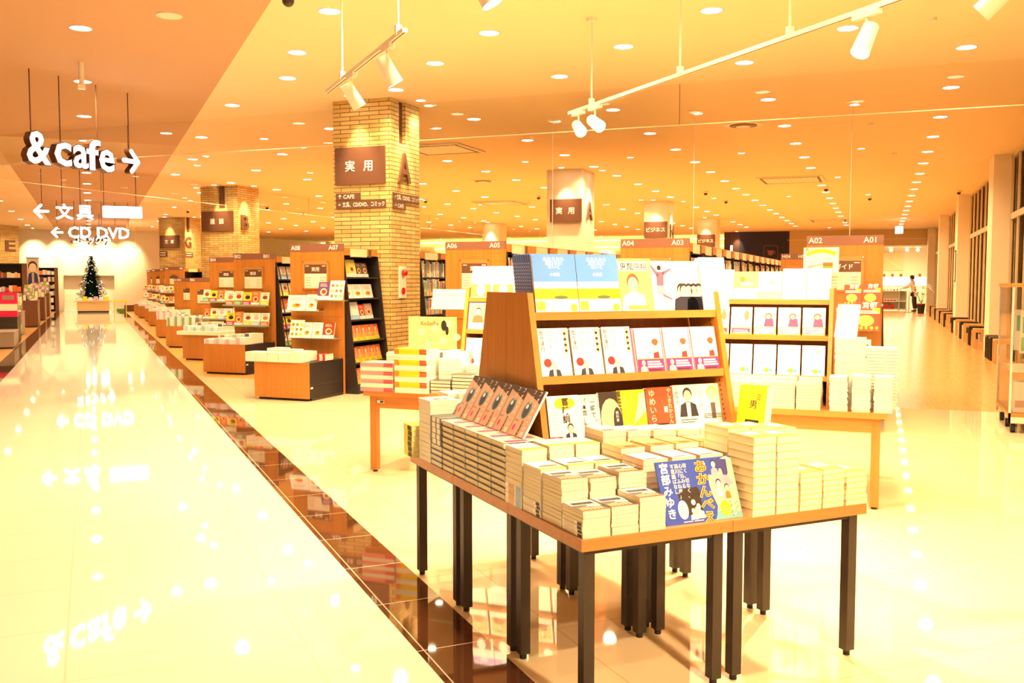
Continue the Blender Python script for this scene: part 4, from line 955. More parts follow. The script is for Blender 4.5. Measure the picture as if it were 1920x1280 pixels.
for k in range(7): mb.disc(.08 + .09 * ((k * 3) % 7), .08 + .05 * ((k * 5) % 7), .05, -.0075 - .0003 * k, paint((245, 238, 200)), .04)
mb.disc(.46, .36, .035, -.012, INK, .06); mb.disc(.50, .30, .02, -.012, INK, .05); mb.rect(.42, .02, .58, .08, -.012, INK); mb.text('KoSeiFo', .16, .36, .07, -.012, paint((150, 120, 80)), .01); mb.build('printed_picture', t)
end_low = MB(); end_low.box(0, .7, -.02, .0, 0, .62, OAKD); end_low.box(0, .7, 0, .065, 0, .6, SHELFD)
o = end_low.build('plinth_display', None, (-5.18, 9.94, 0)); o['label'] = 'low oak plinth under the blossom poster'; o['category'] = 'plinth'

# ---- B row, stepping away along the aisle ----
BX = [(-10.18, 12.5), (-12.28, 14.5), (-14.92, 17.07), (-17.67, 19.85), (-19.91, 22.35), (-22.49, 24.9), (-25.0, 27.5), (-27.6, 30.0), (-30.2, 32.6)]
BN = [('B02', 'B01'), ('B04', 'B03'), ('B06', 'B05'), ('B08', 'B07'), ('B10', 'B09'), ('', ''), ('', ''), ('', ''), ('', '')]
NB = ['B02', 'B04', 'B06', 'B08', 'B10', 'sixth', 'seventh', 'eighth', 'farthest']
for i, ((x, y), nm) in enumerate(zip(BX, BN)):
    low_p = i in (2, 3, 4)
    end_cabinet(x, y, .80, nm, '雑誌' if i < 2 else '', f'oak end cabinet numbered {nm[0]} and {nm[1]} beside the aisle border' if i < 5 else f'oak end cabinet, {NB[i]} of the row stepping along the aisle border', H=1.56 if low_p else 1.95)
    if i < 8: bookcase(x + .80, y + .88, 2 if low_p else 3, f'dark bookcase behind the {NB[i]} end panel', H=1.5 if low_p else 1.9, shelves=5 if low_p else 6)
    zc = .479
    if i == 1:
        t = thing('display_tabletop', 'wide cream board top on the second plinth beside the aisle', 'board', (x - .10, y - .06, .479)); mb = MB(); mb.box(0, 1.0, 0, .75, 0, .07, CREAM); mb.build('board', t); zc = .549
    for j in range(4 if i < 5 else 3):
        n = [5, 6, 5, 7][(i + j) % 4] + (7 if i in (2, 3) else 0)
        pile(GRID, 0, x + .0 + j * .20, y + .01, zc, .19, .25, .016, n, 'bm%d' % (i % 3), [WHITE, CREAM, PNK][(i + j) % 3] if i % 3 == 0 else WHITE, (WHITE, [(.1, .5, [PNK, LBLUE, GRN][(i + j) % 3])]), '-y', f'{ordn(j)} magazine pile on the {NB[i]} plinth', f'magazines on the {NB[i]} plinth', 'magazine' if i < 2 else 'stacked_magazine', PAGEW, parts=i < 2)
    for j in range(3):
        pile(GRID, 0, x + .05 + j * .24, y + .30, zc, .21, .27, .016, 8 + (i + j) % 3 + (6 if i in (2, 3) else 0), 'bn%d' % (j % 3), CREAM, (CREAM, [(.2, .6, [REDP, PNK, NAVYP][j])]), '-y', f'{ordn(j)} back pile on the {NB[i]} plinth', f'magazines on the {NB[i]} plinth', 'magazine' if i < 2 else 'stacked_magazine', PAGEW, parts=i < 2)
    if i in (0, 1, 5, 6, 7, 8):
        gd = f'magazines shown on the {NB[i]} panel'
        ledge(x - .12, x + .74, y + .78, 1.08, f'upper ledge on the {NB[i]} panel'); ledge(x - .12, x + .74, y + .78, .74, f'lower ledge on the {NB[i]} panel')
        DD = [d_band(ORG, paint((215, 120, 60))), d_band(GRN, REDP), d_band(MAG, HAIRD), d_cook(ORG), d_band(YEL, paint((150, 60, 50))), d_band(LBLUE, PNK)]
        for r_, zz in ((0, 1.085), (1, .745)):
            for k in range(5):
                w = .165
                standing('display_magazine', 'bd%d' % ((i + k + 2 * r_) % 6), w, .22 + .02 * ((k + r_) % 2), .01, DD[(i + k + 2 * r_) % 6], (x - .08 + k * .172 + w / 2, y + .665 - .008 * (k % 2), zz), 0, 12, f'colourful magazine on the {"upper" if r_ == 0 else "lower"} ledge of the {NB[i]} panel, {ordn(k)} along', gd, [WHITE, CREAM, paint((250, 225, 60))][(k + r_) % 3], cat='magazine', pages=i < 2)
# face-out and upright magazines in the bookcase beside B01
t, zb, off = None, [.12 + k * (1.9 - .22) / 6 for k in range(7)], lambda z: .20 * (1 - min(1., z / 1.6))
for j in range(6):
    face_y(-9.38 + off(zb[j]) - .08, 13.42, zb[j], [('bd%d' % (j % 6), .165, .22, .01, None, 3, .20, 'magazine', None)], f'{ordn(5 - j)} shelf under B01', 'magazines under the B01 header')
    fill_shelf(-9.38, 14.1, 15.2, zb[j], off(zb[j]), f'shelved magazine under B01, {ordn(5 - j)} shelf', 'spines under the B01 header', 1, .2, .25)
CAP['stacked_magazine'] = 10 ** 6
# ---------------- black-legged display tables (3 rows x 2) ----------------
UB = [0., .635, 1.29]; VB = [0., .60, 1.20, 1.80]
TN = [['at the corner nearest the camera', 'carrying the thick paperback piles'], ['under the five hardcover stacks', 'in the middle on the shop side'], ['at the far end beside the aisle', 'at the far end on the shop side']]
def display_table(u0, u1, v0, v1, label):
    x, y, _ = TB(u0, v0); t = thing('display_table', label, 'table', (x, y, 0), TZ, 'black-legged display tables')
    w, d = u1 - u0 - .002, v1 - v0 - .002
    mb = MB(); mb.box(0, w, 0, d, .578, .62, SLAB_EDGE); mb.build('table_top', t)
    mb = MB()
    mb.box(.03, w - .03, .028, .048, .558, .578, BLACK); mb.box(.03, w - .03, d - .048, d - .028, .558, .578, BLACK)
    mb.box(.028, .048, .05, d - .05, .558, .578, BLACK); mb.box(w - .048, w - .028, .05, d - .05, .558, .578, BLACK); mb.build('under_frame', t)
    for lu in (.045, w - .045):
        for lv in (.045, d - .045):
            mb = MB(); mb.box(lu - .021, lu + .021, lv - .021, lv + .021, .022, .578, BLACK); l = mb.build('leg', t)
            mb = MB(); mb.cyl((lu, lv, 0), (lu, lv, .022), .014, RUBBER, seg=10); mb.build('foot_pad', l)
for j in range(3):
    for i in range(2): display_table(UB[i], UB[i + 1], VB[j], VB[j + 1], 'black-legged table with oak top ' + TN[j][i])
ZT = .6205
# ---------------- double-sided sloping display rack ----------------
def rack(F, rz, u0, u1, vs, name_label, group, ztop=1.446, zbase=ZT, shelves=(1.360, 1.085, .808), back=True, vf_top=.22, vf_base=.43):
    """vs = seam depth position; front half leans from vf_base (bottom) to vf_top (top) in front of the seam"""
    x, y, _ = F(u0, vs); t = thing('book_display_rack', name_label, 'book rack', (x, y, 0), rz, group)
    W = u1 - u0; th = .028
    for sgn in ((-1, 1) if back else (-1,)):
        for xx in (0, W - th):
            poly = [(sgn * .002, zbase), (sgn * vf_base, zbase), (sgn * vf_top, ztop), (sgn * .002, ztop)]
            mb = MB(); mb.prism(poly, xx, xx + th, OAKD if False else OAK, 'x'); o = mb.build('side_panel', t)
            if sgn < 0:
                m = MB(); sx = xx + (th + .0006 if xx == 0 else -.0006)
                for k in range(26):
                    z = .80 + k * .022; m.add([(sx, -.16 - .28 * (ztop - z), z), (sx, -.152 - .28 * (ztop - z), z), (sx, -.152 - .28 * (ztop - z), z + .011), (sx, -.16 - .28 * (ztop - z), z + .011)], [(0, 1, 2, 3)], BLACK)
                m.build('shelf_peg_strip', o)
        for k, z in enumerate(shelves):
            f = vf_top + (vf_base - vf_top) * (ztop - z) / (ztop - zbase) - .003
            mb = MB(); mb.box(th, W - th, min(-.01 * -sgn, sgn * f), max(-.01 * -sgn, sgn * f), z - .034, z, OAKX) if False else mb.box(th, W - th, min(sgn * .012, sgn * f), max(sgn * .012, sgn * f), z - .034, z, OAKX)
            mb.build('shelf', t)
    mb = MB(); mb.box(th, W - th, -.01, .01, zbase, shelves[0] - .036, OAKD); mb.build('back_panel', t)
    return t
rack(TB, TZ, .250, 1.268, 1.166, 'oak double-sided sloping rack on the black-legged tables', None)
front = lambda z: 1.166 - (.22 + (.43 - .22) * (1.446 - z) / (1.446 - ZT))     # v of the shelf front edge
g = 'book covers on the front rack'
LEAN = 15
# middle shelf: three white portrait covers, three pink banded ones (with copies behind)
zm = 1.085
face_row(TB, TZ, .285, front(zm) + .012, zm, [('sasa', .148, .212, .022, d_sasa, 3, .160, 'white hardcover with grey-haired man in a suit', g)], LEAN)
face_row(TB, TZ, .775, front(zm) + .012, zm, [('pinkb', .138, .202, .018, d_pink, 3, .155, 'white book with pink band and seated figure', g, WHITE)], LEAN)
# give the pink banded ones a pink spine edge via a second copy behind
face_row(TB, TZ, .770, front(zm) + .034, zm, [('pinkc', .138, .202, .018, None, 3, .155, 'pink edged copy behind the pink banded book', g, paint((235, 120, 185)))], LEAN)
# bottom shelf row
zb_ = .808
items = [('adv', .152, .200, .026, d_adventure, 1, .178, 'cream book 冒険訓 with a young man on the lowest shelf', g),
         ('honne', .128, .188, .018, d_honne, 1, .118, 'cream book with large 本音 lettering', g),
         ('darkc', .115, .195, .016, d_dark, 1, .095, 'dark cover with a pale oval, partly hidden', g),
         ('yellowc', .148, .198, .03, d_yellow, 1, .156, 'bright yellow cover with a pale brush stroke', g),
         ('yume', .145, .203, .022, d_yume, 1, .148, 'rust red cover with ゆめいらん lettering', g),
         ('suit', .135, .208, .018, d_suit, 1, .135, 'white cover with a standing man in dark jacket', g),
         ('blonde', .165, .208, .016, d_blonde, 1, .16, 'white cover with a long-haired wrestler', g)]
u = .285
for k, it in enumerate(items):
    face_row(TB, TZ, u, front(zb_) + (.0 if k == 0 else .075), zb_ - .0, [it], 13); u += it[6]
for k in range(4): 
    x, y, _ = TB(.66 + .14 * k, front(zb_) + .11); 
# top shelf row
zt = 1.360; vt = front(zt) + .012
o_ = face_row(TB, TZ, .290, vt, zt, [('sky', .215, .262, .020, d_sky, 2, .218, 'blue sky and yellow field cover on the top shelf', g, paint((85, 120, 215)))], 12)
for q_ in range(8):        # the run of copies behind the first sky cover shows its blue spines
    x, y, _ = TB(.290 + .1075 - .001 * q_, vt + .0205 * (q_ + 1)); standing('display_book', 'skyc', .215, .262, .020, None, (x, y, zt + .001 + 0.0005), TZ, 12, f'blue spined copy in the top shelf run, {ordn(q_)} behind the sky cover', g, paint((120, 150, 225)), paint((75, 105, 190)))
m = MB()
face_row(TB, TZ, .728, vt, zt, [('boy', .175, .245, .014, d_boy, 1, .15, 'yellow magazine with a long-haired boy on the top shelf', g)], 12)
face_row(TB, TZ, .868, vt + .005, zt, [('jump', .168, .235, .014, d_jump, 1, .168, 'white magazine with a leaping figure on the top shelf', g)], 12)
face_row(TB, TZ, 1.030, vt + .005, zt, [('suits', .05, .235, .012, d_face, 1, .05, 'white cover with a dark-suited man, first of the overlapped row', g)] , 12)
for k in range(4): face_row(TB, TZ, 1.062 + .028 * k, vt + .0045 - .0 * k, zt, [('suits2', .026, .235, .012, d_face, 1, .03, f'narrow visible strip of the dark-suited cover, {ordn(k)} overlap', g)], 12)
face_row(TB, TZ, 1.085 + .09, vt - .006, zt, [('pinkpale', .150, .255, .030, lambda mb, w, h, y: mb.shape([(w * .1, 0), (w * .5, 0), (w * .5, h * .6), (w * .3, h * .72)], y, paint((235, 215, 205))), 1, .1, 'blank white cover with a faint tan curve at the end of the top shelf', g)], 12)
# yellow books leaning against the outer side of the rack
for k in range(3):
    x, y, _ = TB(1.175 + .019 * k, .585 + .008 * k)
    standing('display_book', 'yel%d' % (k > 0), .135, .20, .019, (lambda mb, w, h, y: (mb.text('男', -w * .1, h * .52, w * .3, y, INK, .01), mb.text('ミ', w * .1, h * .7, w * .25, y, REDP, .01), mb.rect(-w * .2, h * .04, w * .3, h * .25, y, INK))) if k == 0 else None,
             (x, y, .832), TZ - R(68), 10, ['yellow book', 'second yellow book', 'third yellow book'][k] + ' standing beside the outer side of the rack', 'yellow books beside the rack', paint((245, 215, 30)))
pile(TB, TZ, 1.14, .48, ZT, .14, .19, .0262, 8, 'supp', CREAM, (CREAM,), '+y', 'cream hardcover in the pile under the standing yellow books', 'yellow books beside the rack', 'hardcover_book', PAGE)
# ---------------- paperback piles on the front tables ----------------
C_BUNKO = paint((225, 215, 200))
def a_city(mb, w, h, y):
    mb.rect(-w / 2, 0, w / 2, h, y, paint((70, 65, 85))); mb.rect(-w / 2, h * .55, w / 2, h, y - .0001, paint((190, 200, 220))); mb.rect(-w * .4, h * .6, w * .4, h * .8, y - .0002, INK)
    for k in range(6): mb.rect(-w * .42 + k * w * .14, h * .1, -w * .34 + k * w * .14, h * (.3 + .04 * (k % 3)), y - .0002, paint((225, 180, 110)))
    mb.rect(-w / 2, 0, w / 2, h * .07, y - .0003, REDP); mb.rect(w * .0, h * .38, w * .45, h * .5, y - .0003, WHITE)
def a_car(mb, w, h, y):
    mb.rect(-w / 2, 0, w / 2, h * .2, y, paint((245, 200, 60))); mb.rect(-w * .3, h * .3, w * .4, h * .45, y, paint((70, 60, 60))); mb.rect(-w * .1, h * .5, w * .4, h * .56, y, TAN)
def a_pink(mb, w, h, y):
    mb.rect(-w / 2, 0, w / 2, h, y, paint((225, 200, 215))); mb.rect(-w / 2, 0, -w * .42, h, y - .0002, REDP); mb.rect(-w * .1, h * .3, w * .4, h * .8, y - .0002, WHITE); mb.rect(-w * .3, h * .1, w * .2, h * .22, y - .0002, paint((120, 70, 110)))
def a_orange(mb, w, h, y):
    mb.rect(-w / 2, 0, w / 2, h, y, paint((225, 120, 60))); mb.rect(-w * .4, h * .45, w * .4, h * .95, y - .0002, paint((245, 215, 120))); mb.rect(-w * .2, h * .1, w * .3, h * .3, y - .0002, paint((120, 50, 40)))
def a_mauve(mb, w, h, y):
    mb.rect(-w / 2, 0, w / 2, h, y, paint((205, 185, 195))); mb.rect(-w * .3, h * .5, w * .4, h * .9, y - .0002, WHITE); mb.rect(-w * .4, h * .1, w * .1, h * .3, y - .0002, paint((150, 90, 90)))
def a_yellow(mb, w, h, y): mb.rect(-w / 2, 0, w / 2, h * .28, y, paint((250, 215, 40))); mb.rect(-w * .3, h * .4, w * .3, h * .8, y, paint((225, 215, 205)))
def a_fort(mb, w, h, y): mb.rect(-w / 2, 0, w / 2, h, y, paint((225, 205, 195))); mb.rect(-w * .4, h * .1, w * .1, h * .4, y - .0002, MAG); mb.rect(-w * .1, h * .5, w * .4, h * .9, y - .0002, paint((150, 120, 110)))
G = 'paperback piles at the near corner'
BW, BD = .108, .150
sp = (CREAM, [(.05, .35, paint((150, 185, 225))), (.45, .8, paint((215, 170, 120)))])
spd = (CREAM, [(.06, .26, INK), (.4, .9, paint((228, 215, 190)))])
def bunko(u, v, top, n, key, art, label, cover=C_BUNKO, spine=None, side='+y', w=BW, d=BD, page=PAGE, group=G):
    t_ = (top - ZT) / n
    if spine:      # the lowest books lie with their spines to the aisle
        pile(TB, TZ, u, v, ZT, w, d, t_, 4, key + 's', cover, spine, side, label + ' with spine out', group, 'paperback_book', page)
        pile(TB, TZ, u, v, ZT + 4 * t_, w, d, t_, n - 4, key, cover, (cover,), '+y', label, group, 'paperback_book', page, art); return
    pile(TB, TZ, u, v, ZT, w, d, t_, n, key, cover, spine or (cover,), side, label, group, 'paperback_book', page, art)
# front row
bunko(.010, .010, .716, 7, 'city', a_city, 'city-cover paperback, corner pile nearest the camera', C_BUNKO, spd, '-x')
bunko(.124, .008, .720, 7, 'cityb', a_city, 'city-cover paperback, second pile of the front row')
bunko(.236, .006, .742, 8, 'cityc', a_city, 'city-cover paperback, pile touching the blue poster')
# second row
bunko(.010, .166, .795, 12, 'cityd', a_city, 'city-cover paperback, taller pile behind the corner pile')
bunko(.127, .166, .789, 11, 'citye', a_city, 'city-cover paperback, middle pile of the second row')
bunko(.246, .166, .802, 12, 'cityf', a_city, 'city-cover paperback, third pile of the second row')
# third row
bunko(.006, .322, .804, 13, 'car', a_car, 'white car-cover paperback, aisle-edge pile of the third row', WHITE, spd, '-x')
bunko(.122, .322, .808, 11, 'carb', a_car, 'white car-cover paperback, second pile of the third row', WHITE)
bunko(.238, .322, .808, 11, 'carc', a_car, 'white car-cover paperback, third pile of the third row', WHITE)
# fourth row
bunko(.002, .478, .850, 11, 'yelt', a_yellow, 'yellow-banded paperback, aisle-edge pile beside the hardcovers', WHITE, sp, '-x')
bunko(.122, .478, .858, 10, 'yelu', a_yellow, 'yellow-banded paperback, second pile of the fourth row', WHITE)
bunko(.240, .478, .857, 10, 'yelv', a_yellow, 'yellow-banded paperback, third pile of the fourth row', WHITE)
# piles between the blue poster and the rack
for k, u in enumerate((.352, .478, .602)): bunko(u, .166, .836, 10, 'pk%d' % k, a_pink, f'pink-cover paperback behind the blue poster, {ordn(k)} pile of three', paint((235, 170, 180)))
for k, u in enumerate((.352, .484, .604, .727, .846)): bunko(u, .324, .856, 11, 'or%d' % k, a_orange, f'orange-cover paperback in the middle row, {ordn(k)} pile of five', paint((215, 130, 80)))
for k, u in enumerate((.362, .478, .602, .724, .840)): bunko(u, .480, [.898, .890, .886, .880, .876][k], 11, 'mv%d' % k, a_mauve, f'mauve-cover paperback nearest the rack, {ordn(k)} pile of five', paint((190, 150, 160)))
# thick paperbacks on the window side
G2 = 'thick paperback piles beside the blue poster'
def thick(u, v, top, n, label, key, cover=paint((235, 205, 90)), spine=None): 
    pile(TB, TZ, u, v, ZT, .105, .150, (top - ZT) / n, n, key, cover, spine or (cover,), '+y', label, G2, 'thick_paperback', PAGE, a_yellow)
thick(.727, .004, .920, 10, 'thick cream paperback, tall pile touching the blue poster', 'thk')
thick(.838, .002, .917, 10, 'thick cream paperback, second tall pile from the blue poster', 'thk2')
thick(.950, .000, .770, 7, 'cream paperback, first low pile past the tall ones', 'thk3')
thick(1.064, .000, .773, 7, 'cream paperback, middle low pile', 'thk4')
thick(1.180, .000, .753, 6, 'cream paperback, outermost low pile', 'thk5')
thick(.727, .158, .932, 10, 'thick cream paperback, tall pile in second row by the poster', 'thk6')
thick(.842, .158, .926, 10, 'thick cream paperback, middle tall pile in second row', 'thk7')
thick(.958, .158, .915, 10, 'thick cream paperback, outer tall pile in second row', 'thk8')
thick(.970, .318, .860, 8, 'thick cream paperback, pile hidden behind the outer tall pile', 'thk9')
# hardcover stacks along the aisle edge
G3 = 'black-edged hardcover stacks'
for k in range(5):
    def art(mb, w, h, y): a_fort(mb, w, h, y)
    pile(TB, TZ, .0, .636 + .1415 * k, ZT, .196, .139, .0258, 9, 'fh%d' % k, paint((70, 55, 50)), (CREAM, [(.1, .48, INK), (.55, .9, INK)]), '-y', f'black-edged hardcover, {ordn(k)} stack along the aisle edge', G3, 'hardcover_book', PAGE, art, True, .0008)
for k in range(3):
    pile(TB, TZ, .198, .80 + .145 * k, ZT, .05, .139, .0256, 1, 'fhx', WHITE, (CREAM,), '-y', f'thin book tucked behind the hardcovers, {ordn(k)}', G3, 'hardcover_book', PAGE) if False else None
pile(TB, TZ, .0, 1.352, ZT, .196, .139, .0262, 4, 'dk0', paint((90, 105, 115)), (CREAM,), '+x', 'grey-edged hardcover with pages outward, lower half of sixth stack', G3, 'hardcover_book', PAGEW, None, True)
pile(TB, TZ, .0, 1.352, ZT + .1048, .196, .139, .0262, 5, 'dk1', paint((95, 105, 110)), (paint((90, 105, 120)), [(.1, .4, WHITE), (.5, .85, CREAM)]), '-x', 'slate-spined hardcover in the upper half of sixth stack', G3, 'hardcover_book', PAGEW, None, True)
pile(TB, TZ, .0, 1.497, ZT, .143, .165, .0232, 13, 'cr', CREAM, (CREAM,), '+x', 'cream hardcover in the tall stack at the far aisle corner', G3, 'hardcover_book', PAGEW, d_suit, False)
pile(TB, TZ, -.035, 1.668, ZT, .175, .128, .0265, 6, 'yb', YEL, (YEL, [(.05, .5, INK)]), '-x', 'yellow and black spined book at the far table corner', G3, 'hardcover_book', PAGE, None, True)
pile(TB, TZ, .150, 1.50, ZT, .19, .14, .026, 11, 'w1', WHITE, (WHITE,), '+x', 'white hardcover in the second line behind the cream stack', G3, 'hardcover_book', PAGEW, d_suit)
pile(TB, TZ, .152, 1.655, ZT, .19, .138, .026, 12, 'w2', WHITE, (WHITE,), '+x', 'white hardcover in the farthest stack of the table', G3, 'hardcover_book', PAGEW, d_suit)
# five identical covers leaning against the rack side above the hardcovers
zl = ZT + 9 * .0258
for k in range(5):
    x, y, _ = TB(.108 - .0015 * k, .770 + .150 * k)
    standing('display_book', 'fort', .149, .218, .012, d_fort, (x, y, zl + .002), TZ - R(90), 30, f'tan cover with an hourglass face leaning on the rack, {ordn(k)} of the overlapping row', 'tan covers leaning on the rack side', paint((120, 95, 85)))
# ---------------- blue poster ----------------
t = thing('book_poster', 'navy poster board with あかんべえ lettering leaning on the front paperback piles', 'poster', TB(.365, .030, ZT), TZ); t.rotation_euler = (-R(21), 0, TZ)
W_, H_ = .338, .232
BL = paint((58, 88, 200)); PB = material('navy_poster_ink', (.030, .065, .42), .35)
mb = MB(); mb.box(0, W_, 0, .006, 0, H_, PB); mb.build('board', t)
mb = MB()
SKY = paint((205, 190, 160)); TEAL = paint((110, 165, 175)); PINKK = paint((235, 150, 170)); DK = paint((45, 32, 30)); OUT = paint((250, 210, 80)); RORG = paint((220, 75, 35))
y = -.0006
X = lambda a: a * W_; Z = lambda a: a * H_
mb.shape([(X(.64), Z(0)), (X(1), Z(0)), (X(1), Z(.96)), (X(.93), Z(1)), (X(.86), Z(.97)), (X(.83), Z(.86)), (X(.80), Z(.76)), (X(.74), Z(.70)), (X(.66), Z(.73)), (X(.645), Z(.58)), (X(.66), Z(.40)), (X(.70), Z(.22)), (X(.67), Z(.08))], y, SKY)
mb.shape([(X(.64), Z(0)), (X(1), Z(0)), (X(1), Z(.09)), (X(.9), Z(.12)), (X(.8), Z(.08)), (X(.72), Z(.14)), (X(.68), Z(.12))], y - .0002, TEAL)
mb.shape([(X(.22), Z(.12)), (X(.50), Z(.14)), (X(.50), Z(.50)), (X(.47), Z(.56)), (X(.25), Z(.54)), (X(.22), Z(.48))], y - .0002, DK)
mb.disc(X(.245), Z(.22), X(.065), y - .0004, WHITE, Z(.15)); art_bars(mb, X(.205), Z(.14), X(.29), Z(.31), 4, y - .0006, paint((200, 185, 140)), .3)
mb.disc(X(.39), Z(.32), X(.028), y - .0004, CREAM, Z(.045)); mb.shape([(X(.395), Z(.1)), (X(.43), Z(.1)), (X(.42), Z(.24)), (X(.40), Z(.24))], y - .0005, CREAM)
person_art(mb, X(.445), Z(.06), Z(.26), y - .0005, DK, CREAM, CREAM); person_art(mb, X(.37), Z(.05), Z(.18), y - .0009, CREAM, CREAM, CREAM)
mb.disc(X(.795), Z(.17), X(.068), y - .0004, YEL, Z(.125)); art_bars(mb, X(.755), Z(.10), X(.84), Z(.24), 3, y - .0006, TAN, .3)
mb.disc(X(.618), Z(.90), X(.022), y - .0004, CREAM, Z(.045)); mb.disc(X(.610), Z(.905), X(.019), y - .0006, PB, Z(.042))
person_art(mb, X(.745), Z(.70), Z(.26), y - .0006, DK, CREAM, PINKK, k=.45); mb.shape([(X(.78), Z(.60)), (X(.9), Z(.50)), (X(.97), Z(.55)), (X(.92), Z(.68)), (X(.80), Z(.72))], y - .0004, PINKK)
mb.shape([(X(.74), Z(.85)), (X(.80), Z(.97)), (X(.93), Z(.95)), (X(.92), Z(.72)), (X(.86), Z(.62)), (X(.84), Z(.80))], y - .0003, paint((60, 60, 120)))
person_art(mb, X(.765), Z(.36), Z(.29), y - .0008, DK, CREAM, paint((160, 180, 215)), k=.36); person_art(mb, X(.865), Z(.32), Z(.24), y - .0008, DK, SKIN, ORG, k=.36)
for k in range(26): mb.disc(X(.86 + .13 * ((k * 37) % 50) / 50), Z(.04 + .24 * ((k * 23) % 40) / 40), X(.009), y - .0007, [PINKK, GRN, CREAM, ORG][k % 4], Z(.012))
mb.build('printed_picture', t)
mb = MB()
mb.text('宮部みゆき', X(.035), Z(.985), Z(.175), y - .001, WHITE, .022, True, sx=1.0)
for k, s_ in enumerate(('怖く、切なく、', '心に沁みる', '深川「ふね屋」', '不思議ばなし')): mb.text(s_, X(.34 - .055 * k), Z(.95), Z(.078), y - .001, CREAM, .008, True)
mb.text('あかんべえ', X(.485), Z(.98), Z(.198), y - .0010, OUT, .052, True, sx=1.25); mb.text('あかんべえ', X(.485), Z(.98), Z(.198), y - .0020, RORG, .008, True, sx=1.25)
mb.rect(X(.22), Z(.022), X(.34), Z(.035), y - .001, CREAM); mb.rect(X(.36), Z(.022), X(.48), Z(.035), y - .001, CREAM)
mb.build('lettering', t)

# ---------------- rear wooden tables with racks ----------------
def oak_table(x0, x1, y, d, label, z=.64, rz=0.):
    t = thing('wooden_table', label, 'table', (x0, y, 0), rz, 'oak display tables'); w = x1 - x0 - .003
    mb = MB(); mb.box(0, w, 0, d, z - .038, z, OAKX); mb.build('table_top', t)
    for a, b, c, e in ((.05, w - .05, .045, .065), (.05, w - .05, d - .065, d - .045), (.045, .065, .05, d - .05), (w - .065, w - .045, .05, d - .05)):
        mb = MB(); mb.box(a, b, c, e, z - .135, z - .038, OAKX); mb.build('apron', t)
    for lx in (.065, w - .065):
        for ly in (.065, d - .065):
            mb = MB(); mb.box(lx - .028, lx + .028, ly - .028, ly + .028, .015, z - .038, OAK); l = mb.build('leg', t)
            mb = MB(); mb.cyl((lx, ly, 0), (lx, ly, .015), .018, RUBBER, seg=8); mb.build('foot_pad', l)
    mb = MB(); mb.box(.10, .16, .040, .0445, z - .095, z - .075, WHITE); mb.box(.125, .155, .039, .0405, z - .092, z - .078, INK); mb.build('price_tag', t)
YT = 6.47; RZT = math.atan2(.13, 3.8)
oak_table(-3.75, -2.50, YT, 1.25, 'oak table under the pink magazine piles', rz=0); oak_table(-2.48, -1.22, YT + .04, 1.25, 'oak table hidden behind the front rack', rz=0); oak_table(-1.20, .06, YT + .09, 1.25, 'oak table on the window side of the store')
ZO = .6405
rack(GRID, 0, -3.06, -2.04, 7.12, 'oak sloping rack behind the magazine piles on the oak table', 'racks on the oak tables', ztop=1.446, zbase=ZO, shelves=(1.366, 1.118, .845), vf_top=.22, vf_base=.40)
rack(GRID, 0, -1.345, -.30, 7.15, 'oak sloping rack on the oak table nearer the windows', 'racks on the oak tables', ztop=1.446, zbase=ZO, shelves=(1.366, 1.118, .845), vf_top=.22, vf_base=.40)
g = 'covers on the rack behind the magazine piles'
fz = lambda z, vs: vs - (.22 + .18 * (1.446 - z) / .805)
face_row(GRID, 0, -3.02, fz(1.366, 7.12) + .01, 1.366, [('violet', .185, .25, .02, d_violet, 5, .19, 'violet and white cover with a portrait photo', g)], 12)
face_row(GRID, 0, -3.02, fz(1.118, 7.12) + .01, 1.118, [('samurai', .16, .21, .02, d_samurai, 5, .18, 'sepia cover with a kimono figure', g)], 12)
face_row(GRID, 0, -3.02, fz(.845, 7.12) + .01, .845, [('whitel', .16, .21, .02, lambda mb, w, h, y: (mb.disc(-w * .1, h * .12, w * .1, y, paint((150, 60, 40)), h * .12), mb.rect(-w * .42, h * .02, -w * .36, h * .3, y, LGREY)), 5, .18, 'white cover with a small red figure', g)], 12)
g = 'covers on the rack nearer the windows'
face_row(GRID, 0, -1.32, fz(1.366, 7.15) + .01, 1.366, [('bird', .165, .215, .02, d_plain(TAN), 2, .17, 'white cover with a brown bird', g), ('sunny', .165, .20, .02, lambda mb, w, h, y: (mb.rect(-w / 2, h * .4, w / 2, h, y, paint((245, 215, 110))), mb.disc(-w * .15, h * .72, w * .12, y - .0003, ORG), mb.rect(-w * .2, h * .5, w * .3, h * .6, y - .0003, WHITE)), 1, .17, 'yellow topped cover in the middle of the rack', g), ('plainw', .16, .20, .02, lambda mb, w, h, y: (mb.rect(-w / 2, 0, w / 2, h * .3, y, paint((250, 240, 150))), mb.disc(w * .1, h * .6, w * .1, y - .0003, TAN)), 1, .165, 'white cover with a yellow base', g), ('cats', .16, .22, .02, d_plain(paint((200, 180, 150))), 2, .165, 'white cover with a faint cat', g)], 12)
face_row(GRID, 0, -1.31, fz(1.118, 7.15) + .01, 1.118, [('pony', .145, .195, .02, lambda mb, w, h, y: (mb.disc(w * .25, h * .7, w * .12, y, paint((170, 110, 90)), h * .18), mb.rect(-w * .46, 0, w * .46, h * .26, y, paint((240, 170, 60))), mb.rect(-w * .42, h * .04, w * .42, h * .22, y - .0003, MAG), art_bars(mb, -w * .36, h * .06, w * .36, h * .2, 2, y - .0005, WHITE, .5)), 3, .16, 'white cover with a brown figure and red band', g), ('manga', .15, .195, .02, d_manga, 3, .165, 'white cover with an orange band and purple-haired girl', g)], 12)
face_row(GRID, 0, -1.31, fz(.845, 7.15) + .01, .845, [('whitebl', .15, .21, .02, d_white, 6, .163, 'white cover with a small blue and yellow badge', g)], 12)
